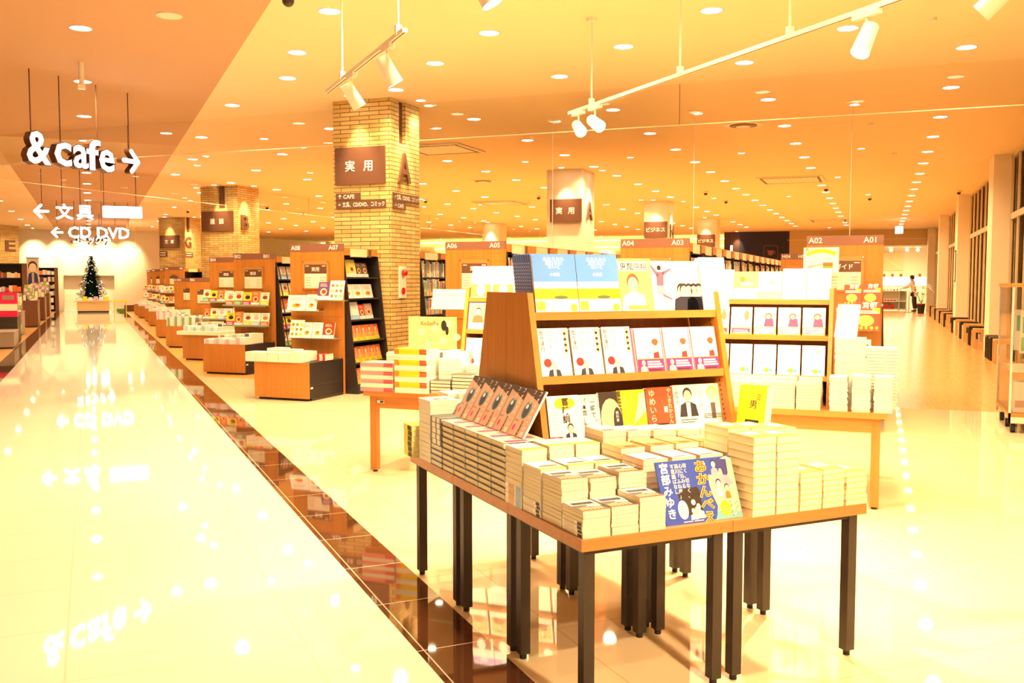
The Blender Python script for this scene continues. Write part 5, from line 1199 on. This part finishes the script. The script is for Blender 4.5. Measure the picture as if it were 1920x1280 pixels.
# magazine piles at the aisle end of the oak table
GM = 'magazine piles on the oak table'
MG = lambda u, v, w, d, n, key, cov, sp_, lab, th=.0105, side='-y', page=PAGEW, z=ZO: pile(GRID, 0, u, v, z, w, d, th, n, key, cov, sp_, side, lab, GM, 'magazine', page)
PKS = paint((245, 150, 155)); 
for k in range(7):
    pk = k % 2 == 0
    pile(GRID, 0, -3.77, 6.46, ZO + k * .032, .285, .215, .0105, 3, 'pm%d' % pk, PKS if pk else CREAM, ((PKS if pk else PAGEW), [(.72, 1., paint((225, 60, 90)) if pk else CREAM)]), '-y' if pk else '+y', f'pink spined magazine, {ordn(k)} bundle up the pile nearest the aisle', GM, 'magazine', PAGEW, parts=True)
for k in range(8):
    ye = k % 2 == 1
    pile(GRID, 0, -3.465, 6.45, ZO + k * .0425, .275, .215, .0105, 4, 'ym%d' % ye, paint((250, 200, 40)) if ye else CREAM, ((paint((250, 200, 30)), [(.0, .15, ORG), (.78, 1., paint((215, 40, 60)))]) if ye else (PAGEW, [(.4, .7, TAN)])), '-y' if ye else '+y', f'yellow spined magazine, {ordn(k)} bundle up the second pile', GM, 'magazine', PAGEW)
for k, (u, n) in enumerate([(-3.16, 24), (-2.93, 20), (-2.72, 17)]): pile(GRID, 0, u, 6.60, ZO, .19, .24, .011, n, 'wm%d' % k, WHITE, (PAGEW, [(.2, .5, TAN)]), '+y', f'white magazine in the {ordn(k)} white pile past the yellow one', GM, 'magazine', PAGEW)
for k in range(3): pile(GRID, 0, -3.68 + .25 * k, 6.72, ZO, .22, .22, .011, 26 + k, 'xm', CREAM, (CREAM,), '-y', f'cream magazine in the {ordn(k)} pile of the back row', GM, 'stacked_magazine', PAGEW, parts=False)
pile(GRID, 0, -3.18, 6.49, ZO, .17, .10, .026, 4, 'bk1', paint((60, 50, 45)), (INK,), '-x', 'black-edged book in the pile beside the yellow magazines', GM, 'hardcover_book', PAGEW, None, True)
pile(GRID, 0, -3.0, 6.49, ZO, .17, .10, .026, 6, 'bk2', paint((60, 50, 45)), (INK,), '-x', 'black-edged book in the second pile beside the yellow magazines', GM, 'hardcover_book', PAGEW, None, True)
# white stacks along the window-side oak table
GS = 'white book stacks on the window-side oak table'
for k, (u, n, th) in enumerate([(-.945, 9, .019), (-.80, 9, .019), (-.655, 9, .0195), (-.49, 9, .0195)]):
    pile(GRID, 0, u - .02, 6.575, ZO, .155, .2, th, n, 'ws', paint((205, 180, 140)), (PAGE,), '+x', f'white softcover in the {ordn(k)} stack along the edge', GS, 'softcover_book', PAGE)
for k, u in enumerate((-1.09, -.945, -.80, -.655, -.49)): pile(GRID, 0, u - .02, 6.79 - .005, ZO, .155, .10, .02, 10, 'ws2', WHITE, (PAGEW,), '+y', f'white softcover in the {ordn(k)} stack of the second line', GS, 'softcover_book', PAGEW)
sk = (INK,)
for k, (u, n) in enumerate([(-.30, 17), (-.160, 18), (-.025, 18)]): pile(GRID, 0, u, 6.58, ZO, .114, .18, .0132, n, 'bs', CREAM, sk, '+x', f'black-spined softcover in the {ordn(k)} stack at the table end', GS, 'softcover_book', PAGEW, None, False, .003)
for k, (u, n, w) in enumerate([(-.28, 24, .2), (-.08, 19, .2)]): pile(GRID, 0, u, 6.80, ZO, w, .22, .0195 if k == 0 else .0215, n, 'bigw', WHITE, (PAGEW,), '+y', f'large white book in the {ordn(k)} tall stack behind the black-spined ones', GS, 'stacked_magazine', PAGEW, None, False, .004)
x = inst('display_book', face_mesh('slant', .15, .24, .02, None, WHITE, WHITE)[0], None, (-.22, 6.87, ZO + 24 * .0195 + .002), R(-15), -R(20), label='blank white book propped on the tall white stack', category='book')
pile(GRID, 0, .05, 7.15, ZO, .20, .16, .012, 5, 'lastp', WHITE, (paint((200, 90, 60)),), '-y', 'thin white booklet at the far edge of the oak table', GS, 'softcover_book', PAGEW) if False else None

for nm, m_ in REST.items():
    o = m_.build(nm + 's'); o['kind'] = 'stuff'; o['category'] = 'books'
    o['label'] = 'blurred rows of small spines deep in the dark bookcases' if nm == 'shelved_book' else 'small distant magazine piles on the plinths along the aisle'
# ---------------- back of the shop ----------------
mb = MB(); mb.box(-34.7, -34.5, 40.3, 54.2, 0, ZC, WALL); struct('wall_shop_corner', mb)
COVE = material('cove_strip_glow', (.9, .7, .3), .5, emit=(1, .66, .16), strength=5.)
for k, (z, y) in enumerate([(3.80, 53.9), (3.40, 53.9)]):
    mb = MB(); mb.box(-33.5 if k == 0 else -26, -7.9, y - .08, y, z, z + .05, COVE)
    o = mb.build('cove_light'); o['label'] = ['upper', 'lower'][k] + ' glowing warm cove strip across the far shop wall'; o['category'] = 'light strip'
for k in range(6):
    puck((-32 + 3.4 * k, 53.0, ZC), f'downlight washing the far shop wall, {ordn(k)} from the brick columns', wash_light, (-32 + 3.4 * k, 54, 2.4))
# cafe wall emblem and pendant
t = thing('cafe_sign', 'dim cup emblem in a rounded square on the navy wall', 'sign', (-5.35, YF - .02, 2.95)); mb = MB()
for s in (0, 1):
    w = .30 - s * .0
pts = lambda w, r: [(cx * (w - r) + r * math.cos(R(a0 + 22.5 * i)), cz * (w - r) + r * math.sin(R(a0 + 22.5 * i))) for cx, cz, a0 in ((1, -1, -90), (1, 1, 0), (-1, 1, 90), (-1, -1, 180)) for i in range(5)]
mb.shape(pts(.36, .08), -.01, paint((95, 75, 105))); mb.shape(pts(.335, .07), -.012, NAVY); mb.build('square_outline', t)
mb = MB(); c = paint((130, 75, 75)); mb.shape([(-.18, .1), (.14, .1), (.10, -.1), (.04, -.16), (-.08, -.16), (-.14, -.1)], -.014, c); mb.disc(.16, 0, .07, -.013, c); mb.disc(.16, 0, .04, -.0135, NAVY); mb.build('cup', t)
t = thing('pendant_lamp', 'slim white glowing cylinder lamp before the dark cafe wall', 'lamp', (-7.25, 50.2, 2.75)); mb = MB(); mb.cyl((0, 0, 0), (0, 0, .55), .06, SIGN_LIT); mb.build('glowing_tube', t); mb = MB(); mb.cyl((0, 0, .55), (0, 0, ZC - 2.75), .01, SIGNB, seg=6); mb.build('cord', t)
puck((-7.05, 50.6, ZC), 'tiny spot over the slim pendant at the cafe wall', beam_light, (-7.05, 51, 3.2))
# ---------------- gift shop beyond the corridor ----------------
RedP = paint((205, 25, 25))
t = thing('gift_shelf', 'low white shelf unit with red boxes at the end of the corridor', 'shelf unit', (-.35, 50.2, 0))
for z in (.06, .45, .96): mb = MB(); mb.box(0, 1.55, 0, .45, z, z + .04, WHITE); mb.build('shelf', t)
for x in (0, 1.19, 1.52): mb = MB(); mb.box(x, x + .03, 0, .45, 0, .96, WHITE); mb.build('side_panel', t)
mb = MB(); mb.box(0, 1.55, .43, .45, .06, .96, CREAM); mb.build('back_panel', t)
for k in range(3):
    mb = MB(); mb.prism([(-.10, 0), (.10, 0), (.085, .15), (.03, .24), (-.03, .24), (-.085, .15)], -.07, .07, RedP, 'y'); mb.build('gift_bag', None, (.05 + .27 * k - .05, 50.35, .101), label=f'red gift bag on the lowest shelf, {ordn(k)} of three', category='gift bag', group='red gift bags')
for k in range(6):
    mb = MB(); mb.box(-.06, .06, -.06, .06, 0, .06, RedP); mb.box(-.055, .055, -.055, .055, .06, .10, WHITE); mb.build('gift_box', None, (-.05 + .14 * k, 50.35, .491), label=f'small red and white gift box on the middle shelf, {ordn(k)} along', category='gift box', group='gift boxes on the shelf')
for k in range(9):
    mb = MB(); mb.cyl((0, 0, 0), (0, 0, .07 + .02 * (k % 3)), .035, [WHITE, CREAM, RedP, TAN][k % 4], seg=8); mb.build('jar', None, (-.28 + .15 * k, 50.4, 1.001), label=f'little jar on top of the gift shelf, {ordn(k)} along', category='jar', group='jars on the gift shelf')
GLOWW = material('lit_counter_panel', (.9, .9, .9), .4, emit=(1, .95, .85), strength=3.)
t = thing('shop_counter', 'glowing white counter front at the back of the gift shop', 'counter', (-.1, 54.6, 0)); mb = MB(); mb.box(0, 2.7, 0, .6, 0, 1.2, CREAM); mb.build('body', t); mb = MB(); mb.box(0, 2.65, -.02, 0, 1.25, 1.65, GLOWW); mb.build('lit_panel', t); mb = MB(); mb.box(0, 2.7, -.02, .6, 1.2, 1.25, WHITE); mb.build('counter_top', t); mb = MB(); mb.box(0, 2.65, 0, .1, 1.25, 1.68, WHITE); mb.build('upstand', t)
for k in range(4):
    mb = MB(); mb.box(-.08, .08, -.03, .03, 0, .18, TAN); mb.box(-.06, .06, -.032, -.03, .02, .16, SIGNB); mb.build('tea_tin', None, (.15 + .42 * k + (.5 if k == 3 else 0), 54.65, 1.681), label=f'dark square tin on the lit counter ledge, {ordn(k)} along', category='tin', group='tins on the counter')
mb = MB(); mb.box(0, 1.4, -.03, 0, 0, 1.0, paint((225, 200, 150)))
for k in range(20): mb.disc(.08 + 1.25 * ((k * 7) % 20) / 20, .08 + .85 * ((k * 13) % 20) / 20, .03, -.032, CREAM, .02)
mb.build('wall_panel', None, (-.3, YF + 4.99, 2.05), label='pale framed patterned panel on the gift shop wall', category='picture')
t = thing('lighting_track', 'short track with three glowing bulbs in the gift shop', 'lighting track', (.1, 52.2, 3.15)); mb = MB(); mb.box(0, 1.9, -.02, .02, 0, .03, WHITE_METAL); mb.build('rail', t)
for k, x in enumerate((.35, 1.1, 1.6)): mb = MB(); mb.ball((x, -.02, -.12), .075, LENS_SPOT, 10, 6); mb.build('bulb', t)
for x in (.1, 1.8): mb = MB(); mb.cyl((x, 0, .03), (x, 0, ZC - 3.15), .008, WHITE_METAL, seg=6); mb.build('suspension_rod', t)
l = bpy.data.objects.new('lamp', spot_data('shop_lamp', 500., 150, .9, .1)); COL.objects.link(l); l.location = (1.0, 53.2, 3.9)
# exit sign
t = thing('exit_sign', 'small glowing white sign box hung in line with the corridor lights', 'exit sign', (.66, 43.0, 3.45)); mb = MB(); mb.box(-.15, .15, -.04, .04, 0, .30, SIGN_LIT); mb.build('lit_box', t); mb = MB(); mb.cyl((0, 0, .30), (0, 0, ZC - 3.45), .01, WHITE_METAL, seg=6); mb.build('suspension_rod', t)
# ---------------- person at the gift shop ----------------
def skin_body(name, pts, edges, mat, parent, levels=2):
    me = bpy.data.meshes.new(name); me.from_pydata([p[0] for p in pts], edges, []); me.materials.append(mat)
    o = inst(name, me, parent); 
    md = o.modifiers.new('skin', 'SKIN'); 
    if not me.skin_vertices: bpy.context.view_layer.update()
    for i, p in enumerate(pts):
        r = p[1]; me.skin_vertices[0].data[i].radius = r if isinstance(r, tuple) else (r, r)
    me.skin_vertices[0].data[0].use_root = True; md.use_smooth_shade = True
    s = o.modifiers.new('sub', 'SUBSURF'); s.levels = levels; s.render_levels = levels
    return o
t = thing('person', 'person in pale jacket and dark trousers bending over the gift shelf', 'person', (1.50, 49.55, 0), 0)
SKN = material('skin', (.62, .40, .28), .5); HAIR = material('black_hair', (.02, .014, .012), .5); CO = paint((235, 215, 205)); TR = paint((45, 35, 45)); SH = paint((35, 30, 30))
P = [((0, 0, .95), (.15, .11)), ((-.03, 0, 1.15), (.14, .10)), ((-.06, 0, 1.36), (.17, .11)), ((-.09, 0, 1.49), .06), ((-.12, -.01, 1.60), .09),
     ((-.10, -.20, 1.40), .065), ((-.28, -.22, 1.22), .05), ((-.48, -.14, 1.14), .038), ((-.10, .20, 1.40), .065), ((-.26, .20, 1.20), .05), ((-.44, .12, 1.12), .038),
     ((.0, -.10, .86), .10), ((-.02, -.11, .48), .07), ((.03, -.11, .10), .05), ((-.08, -.11, .05), .045), ((.02, .10, .86), .10), ((.05, .11, .48), .07), ((.10, .11, .10), .05), ((-.0, .11, .05), .045)]
Ed = [(0, 1), (1, 2), (2, 3), (3, 4), (2, 5), (5, 6), (6, 7), (2, 8), (8, 9), (9, 10), (0, 11), (11, 12), (12, 13), (13, 14), (0, 15), (15, 16), (16, 17), (17, 18)]
skin_body('body', P, Ed, SKN, t)
J = [((0, 0, .93), (.18, .13)), ((-.03, 0, 1.15), (.165, .125)), ((-.06, 0, 1.37), (.19, .125)), ((-.09, 0, 1.47), .07), ((-.10, -.20, 1.40), .08), ((-.28, -.22, 1.22), .065), ((-.44, -.16, 1.15), .05), ((-.10, .20, 1.40), .08), ((-.26, .20, 1.20), .065), ((-.40, .13, 1.13), .05)]
skin_body('jacket', J, [(0, 1), (1, 2), (2, 3), (2, 4), (4, 5), (5, 6), (2, 7), (7, 8), (8, 9)], CO, t)
Tt = [((0, 0, .92), (.165, .12)), ((.0, -.10, .84), .115), ((-.02, -.11, .48), .085), ((.03, -.11, .13), .07), ((.02, .10, .84), .115), ((.05, .11, .48), .085), ((.10, .11, .13), .07)]
skin_body('trousers', Tt, [(0, 1), (1, 2), (2, 3), (0, 4), (4, 5), (5, 6)], TR, t)
for s, x in ((-.11, .0), (.11, .07)): mb = MB(); mb.ball((x - .02, s, .045), .1, SH, 10, 6, .45); mb.build('shoe', t)
mb = MB(); mb.ball((-.105, 0, 1.66), .108, HAIR, 12, 8, .85); mb.ball((-.09, .0, 1.62), .10, HAIR, 12, 8, .9); mb.build('hair', t)
mb = MB(); mb.ball((-.165, -.01, 1.585), .062, WHITE, 10, 6, .8); mb.build('face_mask', t)
for s, a in ((-.14, 1.14), (.12, 1.12)):
    mb = MB(); mb.ball((-.50 if s < 0 else -.46, s, a), .035, SKN, 8, 6, .6)
    for f in range(4): mb.cyl((-.52, s - .025 + .016 * f, a), (-.585 + .01 * abs(f - 1.5), s - .03 + .02 * f, a - .03), .008, SKN, seg=6)
    mb.cyl((-.49, s + .03, a), (-.53, s + .055, a - .02), .009, SKN, seg=6); mb.build('hand', t)
# orchids in a black pot, post
t = thing('orchid_pot', 'black pot of white orchids with a red ribbon at the end of the stools', 'potted plant', (1.72, 46.8, 0))
mb = MB(); mb.cyl((0, 0, 0), (0, 0, .42), .13, RUBBER, .18, 16); mb.build('pot', t); mb = MB(); mb.cyl((0, 0, .42), (0, 0, .46), .19, RedP, .19, 16); mb.build('ribbon', t)
mb = MB(); mbf = MB()
for k in range(9):
    a = k * .7; px, pz = .5 * math.cos(a), 1.0 + .22 * math.sin(k * 1.9); prev = Vector((0, 0, .42))
    for j in range(1, 6):
        f = j / 5; p = Vector((px * f, .25 * math.sin(a) * f, .42 + (pz - .42) * math.sin(f * 2.0) / math.sin(2.0) if f < 1 else pz)); mb.cyl(prev, p, .008, GRN, seg=5, caps=False); prev = p
        if j > 2:
            for q_ in range(3): mbf.ball((p.x + .03 * math.cos(q_ * 2.1), p.y + .03 * math.sin(q_ * 2.1), p.z + .02 * (q_ - 1)), .045, WHITE, 6, 4, .5)
for k in range(6): a = k * 1.05; mb.add([(0, 0, .42), (.12 * math.cos(a - .25), .12 * math.sin(a - .25), .60), (.30 * math.cos(a), .30 * math.sin(a), .56), (.12 * math.cos(a + .25), .12 * math.sin(a + .25), .60)], [(0, 1, 2, 3)], GRN)
mb.build('leaves_and_stems', t); mbf.build('blossoms', t)
t = thing('barrier_post', 'slim metal post on a round foot beside the person', 'post', (1.25, 48.2, 0)); mb = MB(); mb.cyl((0, 0, 0), (0, 0, .03), .15, CHROME, seg=16); mb.build('foot', t); mb = MB(); mb.cyl((0, 0, .03), (0, 0, 1.0), .025, TAN, seg=10); mb.build('pole', t)
# ---------------- stools along the windows ----------------
SB, SW = material('black_lacquer', (.012, .008, .007), .35), wood('birch_stool', (.62, .36, .13), (.55, .30, .10))
def stool(x, y, dark, label):
    m = SB if dark else SW; t = thing('stool', label, 'stool', (x, y, 0), 0, None)
    mb = MB(); mb.box(0, .42, 0, .34, .41, .44, m); mb.build('seat', t)
    for lx in (0, .38):
        for ly in (0, .30): mb = MB(); mb.box(lx, lx + .04, ly, ly + .04, 0, .41, m); mb.build('leg', t)
    for ly in (.01, .31): mb = MB(); mb.box(.04, .38, ly, ly + .02, .36, .41, m); mb.build('rail', t)
for i, (y, dk) in enumerate([(19.0, 0), (19.75, 1), (20.35, 1), (23.1, 0), (24.25, 1), (25.6, 0), (26.95, 1), (28.3, 0), (29.95, 1), (32.3, 0), (33.7, 1), (35.0, 0), (36.4, 1), (37.9, 0), (39.3, 1), (41.7, 0), (43.1, 1), (44.6, 0)]):
    stool(1.93, y, dk, f'{"black" if dk else "light wooden"} stool by the window wall, {ordn(i)} counting from the camera')
t = thing('wall_picture', 'narrow dark framed notice on the second window pillar', 'picture', (2.075, 31.3, 1.45)); mb = MB(); mb.box(-.02, 0, 0, .35, 0, .95, SIGNB); mb.build('frame', t); mb = MB(); mb.box(-.024, -.02, .04, .31, .05, .90, CREAM); mb.build('sheet', t)
# ---------------- glass display trolley at the edge of the picture ----------------
t = thing('display_trolley', 'glass display trolley with wooden top on black casters', 'display cabinet', (1.20, 10.42, 0))
W_, D_ = .95, 1.05
mb = MB(); mb.box(-.01, W_ + .01, -.01, D_ + .01, 1.435, 1.47, OAKX); mb.build('top_board', t)
mb = MB(); mb.box(0, W_, 0, D_, .16, .20, OAKX); mb.box(0, W_, 0, .01, .10, .16, CHROME); mb.build('base_board', t)
for x in (0, W_ - .02):
    for y in (0, D_ - .02): mb = MB(); mb.box(x, x + .02, y, y + .02, .10, 1.435, CHROME); mb.build('corner_post', t)
mb = MB(); mb.box(.002, .008, .02, D_ - .02, .2, 1.43, GLASS); mb.build('side_glass', t); mb = MB(); mb.box(.02, W_ - .02, .002, .008, .2, 1.43, GLASS); mb.build('front_glass', t)
mb = MB(); mb.box(.02, W_ - .02, .02, D_ - .02, .60, .61, CREAM); mb.build('shelf', t)
for x in (.05, W_ - .05):
    for y in (.08, .5, D_ - .08): mb = MB(); mb.cyl((x - .02, y, .045), (x + .02, y, .045), .045, RUBBER, seg=14); mb.box(x - .008, x + .008, y - .01, y + .01, .045, .10, CHROME); mb.build('caster', t)
for i in range(4):
    for j in range(2):
        c = [paint((150, 205, 140)), paint((90, 170, 120)), WHITE, paint((235, 150, 130)), paint((170, 200, 190))][(i + 2 * j) % 5]
        o = thing('hanging_goods_pack', f'pale packet hanging in the trolley, {ordn(i)} along, {"near" if j == 0 else "far"} row', 'packet', (1.36 + .19 * i, 10.60 + .45 * j, .78), 0, 'packets in the trolley')
        mb = MB(); mb.box(-.06, .06, -.01, .01, 0, .42, WHITE); mb.rect(-.05, .02, .05, .16, -.011, c); mb.rect(-.04, .2, .04, .36, -.011, paint((120, 190, 160))); mb.build('packet', o); mb = MB(); mb.cyl((0, 0, .42), (0, 0, .64), .004, CHROME, seg=5); mb.build('hook', o)
for i in range(3):
    mb = MB(); mb.box(-.12, .12, -.1, .1, 0, .30 - .04 * i, [WHITE, CREAM, TAN][i]); mb.rect(-.1, .05, .1, .12, -.101, TAN); mb.build('carton', None, (1.36 + .27 * i, 10.58, .201), label=f'pale carton on the trolley base, {ordn(i)} along', category='carton', group='cartons in the trolley')
# ---------------- Christmas tree and its plinth ----------------
def AL(a, b, z=0): return AI(a, b, z)
t = thing('display_plinth', 'long pale wooden plinth under the Christmas tree', 'plinth', AL(48.4, -.68), AZ)
PALEW = wood('pale_plywood', (.66, .44, .20), (.60, .38, .16), axis='X')
mb = MB(); mb.box(.05, 1.45, .05, 1.15, .08, .50, PALEW); mb.box(.08, 1.42, .08, 1.12, 0, .08, BLACK); mb.build('body', t); mb = MB(); mb.box(-.05, 1.55, 0, 1.2, .50, .55, PALEW); mb.build('top_board', t)
x, y, _ = AL(49.1, .03)
t = thing('christmas_tree', 'dark green Christmas tree with white and blue lights on the plinth', 'Christmas tree', (x, y, .55))
NEED = material('fir_needle', (.006, .018, .010), .9, spec=.05)
mb = MB(); rnd = random.Random(3)
mb.cyl((0, 0, .10), (0, 0, 2.05), .34, NEED, .02, 14)
for k in range(4200):
    f = rnd.random() ** .7; h = .12 + 2.0 * (1 - f); r = .04 + .62 * f; r *= rnd.uniform(.45, 1.05) * (1 + .12 * math.sin(h * 18)); a = rnd.uniform(0, 6.283)
    c = Vector((r * math.cos(a), r * math.sin(a), h - .1 * r)); o_ = Vector((math.cos(a), math.sin(a), -.25)) * rnd.uniform(.07, .13); s_ = Vector((-math.sin(a), math.cos(a), rnd.uniform(-.4, .4))) * .022
    mb.add([c - s_, c + o_, c + s_], [(0, 1, 2)], NEED)
mb.build('needles', t)
mb = MB(); mb.cyl((0, 0, 0), (0, 0, 2.1), .035, SIGNB, .01, 8); mb.build('trunk', t)
BULB = material('fairy_light_glow', (.9, .9, 1), .3, emit=(.75, .85, 1), strength=2.6)
bm_ = MB(); bm_.ball((0, 0, 0), .014, BULB, 6, 4); bm_ = bm_.mesh('fairy_light')
for k in range(70):
    f = rnd.random() ** .7; h = .15 + 1.9 * (1 - f); r = (.06 + .60 * f) * 1.03; a = rnd.uniform(0, 6.283); inst('fairy_light', bm_, t, (r * math.cos(a), r * math.sin(a), h - .08 * r))
mb = MB(); mb.ball((0, 0, 2.17), .06, BULB, 8, 6); mb.build('star', t)
for k in range(6):
    xx, yy, _ = AL(48.55, -.5 + .23 * k); mb = MB(); mb.box(-.09, .09, -.06, .06, 0, .16 + .04 * (k % 2), [WHITE, YEL, CREAM, PNK][k % 4]); mb.build('gift_book_box', None, (xx, yy, .551), AZ, label=f'small pale box at the foot of the Christmas tree, {ordn(k)} along', category='box', group='boxes under the tree')
xx, yy, _ = AL(49.2, 1.25); t = thing('child_table', 'small yellow table beside the plinth', 'table', (xx, yy, 0), AZ)
mb = MB(); mb.box(-.3, .3, -.2, .2, .48, .55, YEL); mb.build('top', t)
for sx in (-.26, .26):
    for sy in (-.16, .16): mb = MB(); mb.cyl((sx, sy, 0), (sx, sy, .48), .02, YEL, seg=8); mb.build('leg', t)
xx, yy, _ = AL(50.0, 1.7); mb = MB(); mb.box(-.25, .25, -.2, .2, 0, .30, SIGNB); mb.box(-.6, -.25, -.2, .2, 0, .12, GRN); mb.build('low_bench', None, (xx, yy, 0), AZ, label='dark low bench with a green end beside the border', category='bench')
# glowing lamps hanging before the end wall
t = thing('lighting_track', 'cross-aisle track carrying glowing lamps before the end wall', 'lighting track', AL(45.5, -.75, 2.95), AZ); mb = MB(); mb.box(0, 2.9, -.02, .02, 0, .03, WHITE_METAL); mb.build('rail', t)
for x in (.3, 2.6): mb = MB(); mb.cyl((x, 0, .03), (x, 0, ZC - 2.95), .008, WHITE_METAL, seg=6); mb.build('suspension_rod', t)
for k, x in enumerate((.55, .80, 1.15, 1.32, 2.25, 2.75)): mb = MB(); mb.ball((x, -.02, -.10 - .06 * (k % 2)), .085 if k < 4 else .06, LENS_SPOT, 10, 6); mb.build('glowing_lamp', t)
# ---------------- stationery side ----------------
def low_unit(a, b0, b1, da, h, mat, name, label, cat, top=None):
    x, y, _ = AL(a, b0); t = thing(name, label, cat, (x, y, 0), AZ)
    w = b1 - b0; mb = MB(); mb.box(0, w, 0, da, .04, h, mat); mb.build('body', t)
    mb = MB(); mb.box(-.01, w + .01, -.01, da + .01, h, h + .03, top or mat); mb.build('top', t)
    mb = MB(); mb.box(.02, w - .02, .02, da - .02, 0, .04, BLACK); mb.build('kick_plinth', t)
    return t
WALN = wood('walnut_panel', (.20, .085, .035), (.15, .06, .025))
GREY = paint((150, 135, 120))
low_unit(23.5, -1.95, -1.58, 1.45, .34, GREY, 'drawer_cabinet', 'pale grey drawer cabinet at the stationery side border', 'cabinet')
x, y, _ = AL(22.2, -2.55); t = thing('waiting_chair', 'black chair with a curved chrome arm at the edge of the stationery side', 'chair', (x, y, 0), AZ)
mb = MB(); mb.box(0, .55, 0, .6, .05, .36, BLACK); mb.build('seat', t); mb = MB(); mb.box(0, .5, .5, .6, .36, .85, BLACK); mb.build('backrest', t)
mb = MB()
for p, q_ in (((-.1, -.02, .42), (.50, -.02, .42)), ((.50, -.02, .42), (.58, -.02, .36)), ((.58, -.02, .36), (.60, -.02, .06))): mb.cyl(p, q_, .02, CHROME, seg=8)
mb.build('chrome_arm', t)
x, y, _ = AL(27.3, -1.78); t = thing('waste_bin', 'lime green tapered bin on the stationery side border', 'bin', (x, y, 0)); mb = MB(); mb.cyl((0, 0, 0), (0, 0, .38), .10, paint((175, 210, 70)), .14, 16, False); mb.build('bucket', t); mb = MB(); mb.cyl((0, 0, .2), (0, 0, .44), .09, CREAM, .09, 8); mb.build('rolled_goods', t)
t = low_unit(25.0, -2.7, -1.60, 1.2, .62, BLACK, 'bag_display_table', 'dark table carrying bright bags', 'table')
for k, (b, c, lb) in enumerate([(-1.80, paint((235, 20, 90)), 'hot pink boxy bag with a cream band on the dark table'), (-2.32, paint((30, 25, 30)), 'black bag beside the hot pink bag')]):
    x, y, _ = AL(25.1, b); t = thing('bag', lb, 'bag', (x, y, .651), AZ)
    mb = MB(); mb.box(-.20, .20, 0, .25, 0, .56, c); mb.build('bag_body', t); mb = MB(); mb.box(-.205, .205, -.005, 0, .14, .30, CREAM if k == 0 else GREY); mb.build('band', t); mb = MB(); mb.box(-.10, .14, -.006, 0, .40, .50, GREY); mb.build('pocket', t)
    mb = MB(); mb.cyl((-.08, .12, .56), (0, .12, .66), .012, c, seg=6); mb.cyl((0, .12, .66), (.08, .12, .56), .012, c, seg=6); mb.build('handle', t)
for k, (a, b0, b1, h) in enumerate([(29.0, -2.25, -1.75, .62), (34.0, -2.05, -1.58, .83), (39.6, -2.15, -1.60, .85), (44.0, -2.2, -1.6, .90)]):
    low_unit(a, b0, b1, 1.4, h, WALN if k else GREY, 'stationery_fixture', f'waist-high {"walnut" if k else "grey"} fixture on the stationery side, {ordn(k)} going away', 'fixture')
    for j in range(4):
        for i in range(5):
            bb = b0 + .05 + (b1 - b0 - .1) * i / 5; x, y, _ = AL(a + .12 + .22 * j, bb + .06)
            standing('stationery_packet', 'st%d' % ((i + j + k) % 5), .11, .18, .02, [d_band(PNK, YEL), d_plain(TAN), d_face, d_band(GREY, CREAM), d_cook(GRN)][(i + j + k) % 5], (x, y, h + .031 + .11 * j), AZ, 18, f'small packet on the {ordn(k)} stationery fixture, {ordn(j)} step up, {ordn(i)} along', 'stationery packets', [WHITE, CREAM, GREY, PNK][(i + j) % 4], cat='packet', pages=False)
    mb = MB(); mb.M = None
    x, y, _ = AL(a, b0)
    t2 = MB()
    for j in range(4): t2.box(.02, b1 - b0 - .02, .16 + .22 * j, .16 + .22 * (j + 1), 0, .11 * (j + 1) - .004, WALN)
    t2.build('step_riser', None, (x, y, h + .031), AZ, label=f'stepped riser of the {ordn(k)} stationery fixture', category='riser')
def wide_case(a, b0, b1, H, label, rows=6):
    x, y, _ = AL(a, b0); t = thing('bookcase', label, 'bookcase', (x, y, 0), AZ); w = b1 - b0
    for xx in (0, w - .03): mb = MB(); mb.box(xx, xx + (.03 if xx == 0 else .16), 0, .4, 0, H, WALN); mb.build('side_panel', t)
    mb = MB(); mb.box(0, w, .38, .4, 0, H, SHELFD); mb.build('back_panel', t)
    for j in range(rows + 1): mb = MB(); z = .08 + (H - .12) * j / rows; mb.box(.03, w - .03, 0, .38, z, z + .025, SHELFD); mb.build('shelf', t)
    s = MB(); r = random.Random(int(a))
    for j in range(rows):
        z = .106 + (H - .12) * j / rows; xx = .04
        while xx < w - .1:
            th = r.uniform(.05, .16); s.box(xx, min(xx + th, w - .04), .03, .2, z, z + r.uniform(.16, .24), r.choice(BOOKC)); xx += th + .006
    o = s.build('boxed_goods', None, (x, y, 0), AZ); o['label'] = 'mixed goods filling ' + label; o['category'] = 'goods'; o['kind'] = 'stuff'
wide_case(51., -2.35, -1.58, 2.12, 'the walnut bookcase nearest the end wall')
wide_case(37.5, -3.0, -2.18, 2.10, 'the black-topped case beside the man poster', 4)
wide_case(32.0, -5.2, -3.6, 1.9, 'the case in front of column E', 4)
t = thing('poster_banner', 'tall poster banner of a dark-haired man in a blue coat', 'poster', AL(41.3, -2.26, .85), AZ); mb = MB(); mb.box(0, .42, 0, .02, .0, 1.5, paint((205, 185, 165))); mb.build('sheet', t)
mb = MB(); person_art(mb, .21, .55, .85, -.002, INK, SKIN, paint((40, 60, 110)), TAN, k=.36); mb.rect(.02, .06, .40, .56, -.002, paint((40, 60, 110))); mb.disc(.30, .55, .06, -.006, REDP, .04); mb.build('printed_picture', t)
mb = MB(); mb.box(-.02, .44, -.005, .03, 1.5, 1.53, INK); mb.build('top_bar', t); mb = MB(); mb.box(.19, .23, .02, .05, -.85, 1.5, BLACK); mb.box(.0, .42, -.15, .15, -.85, -.82, BLACK); mb.build('stand', t)
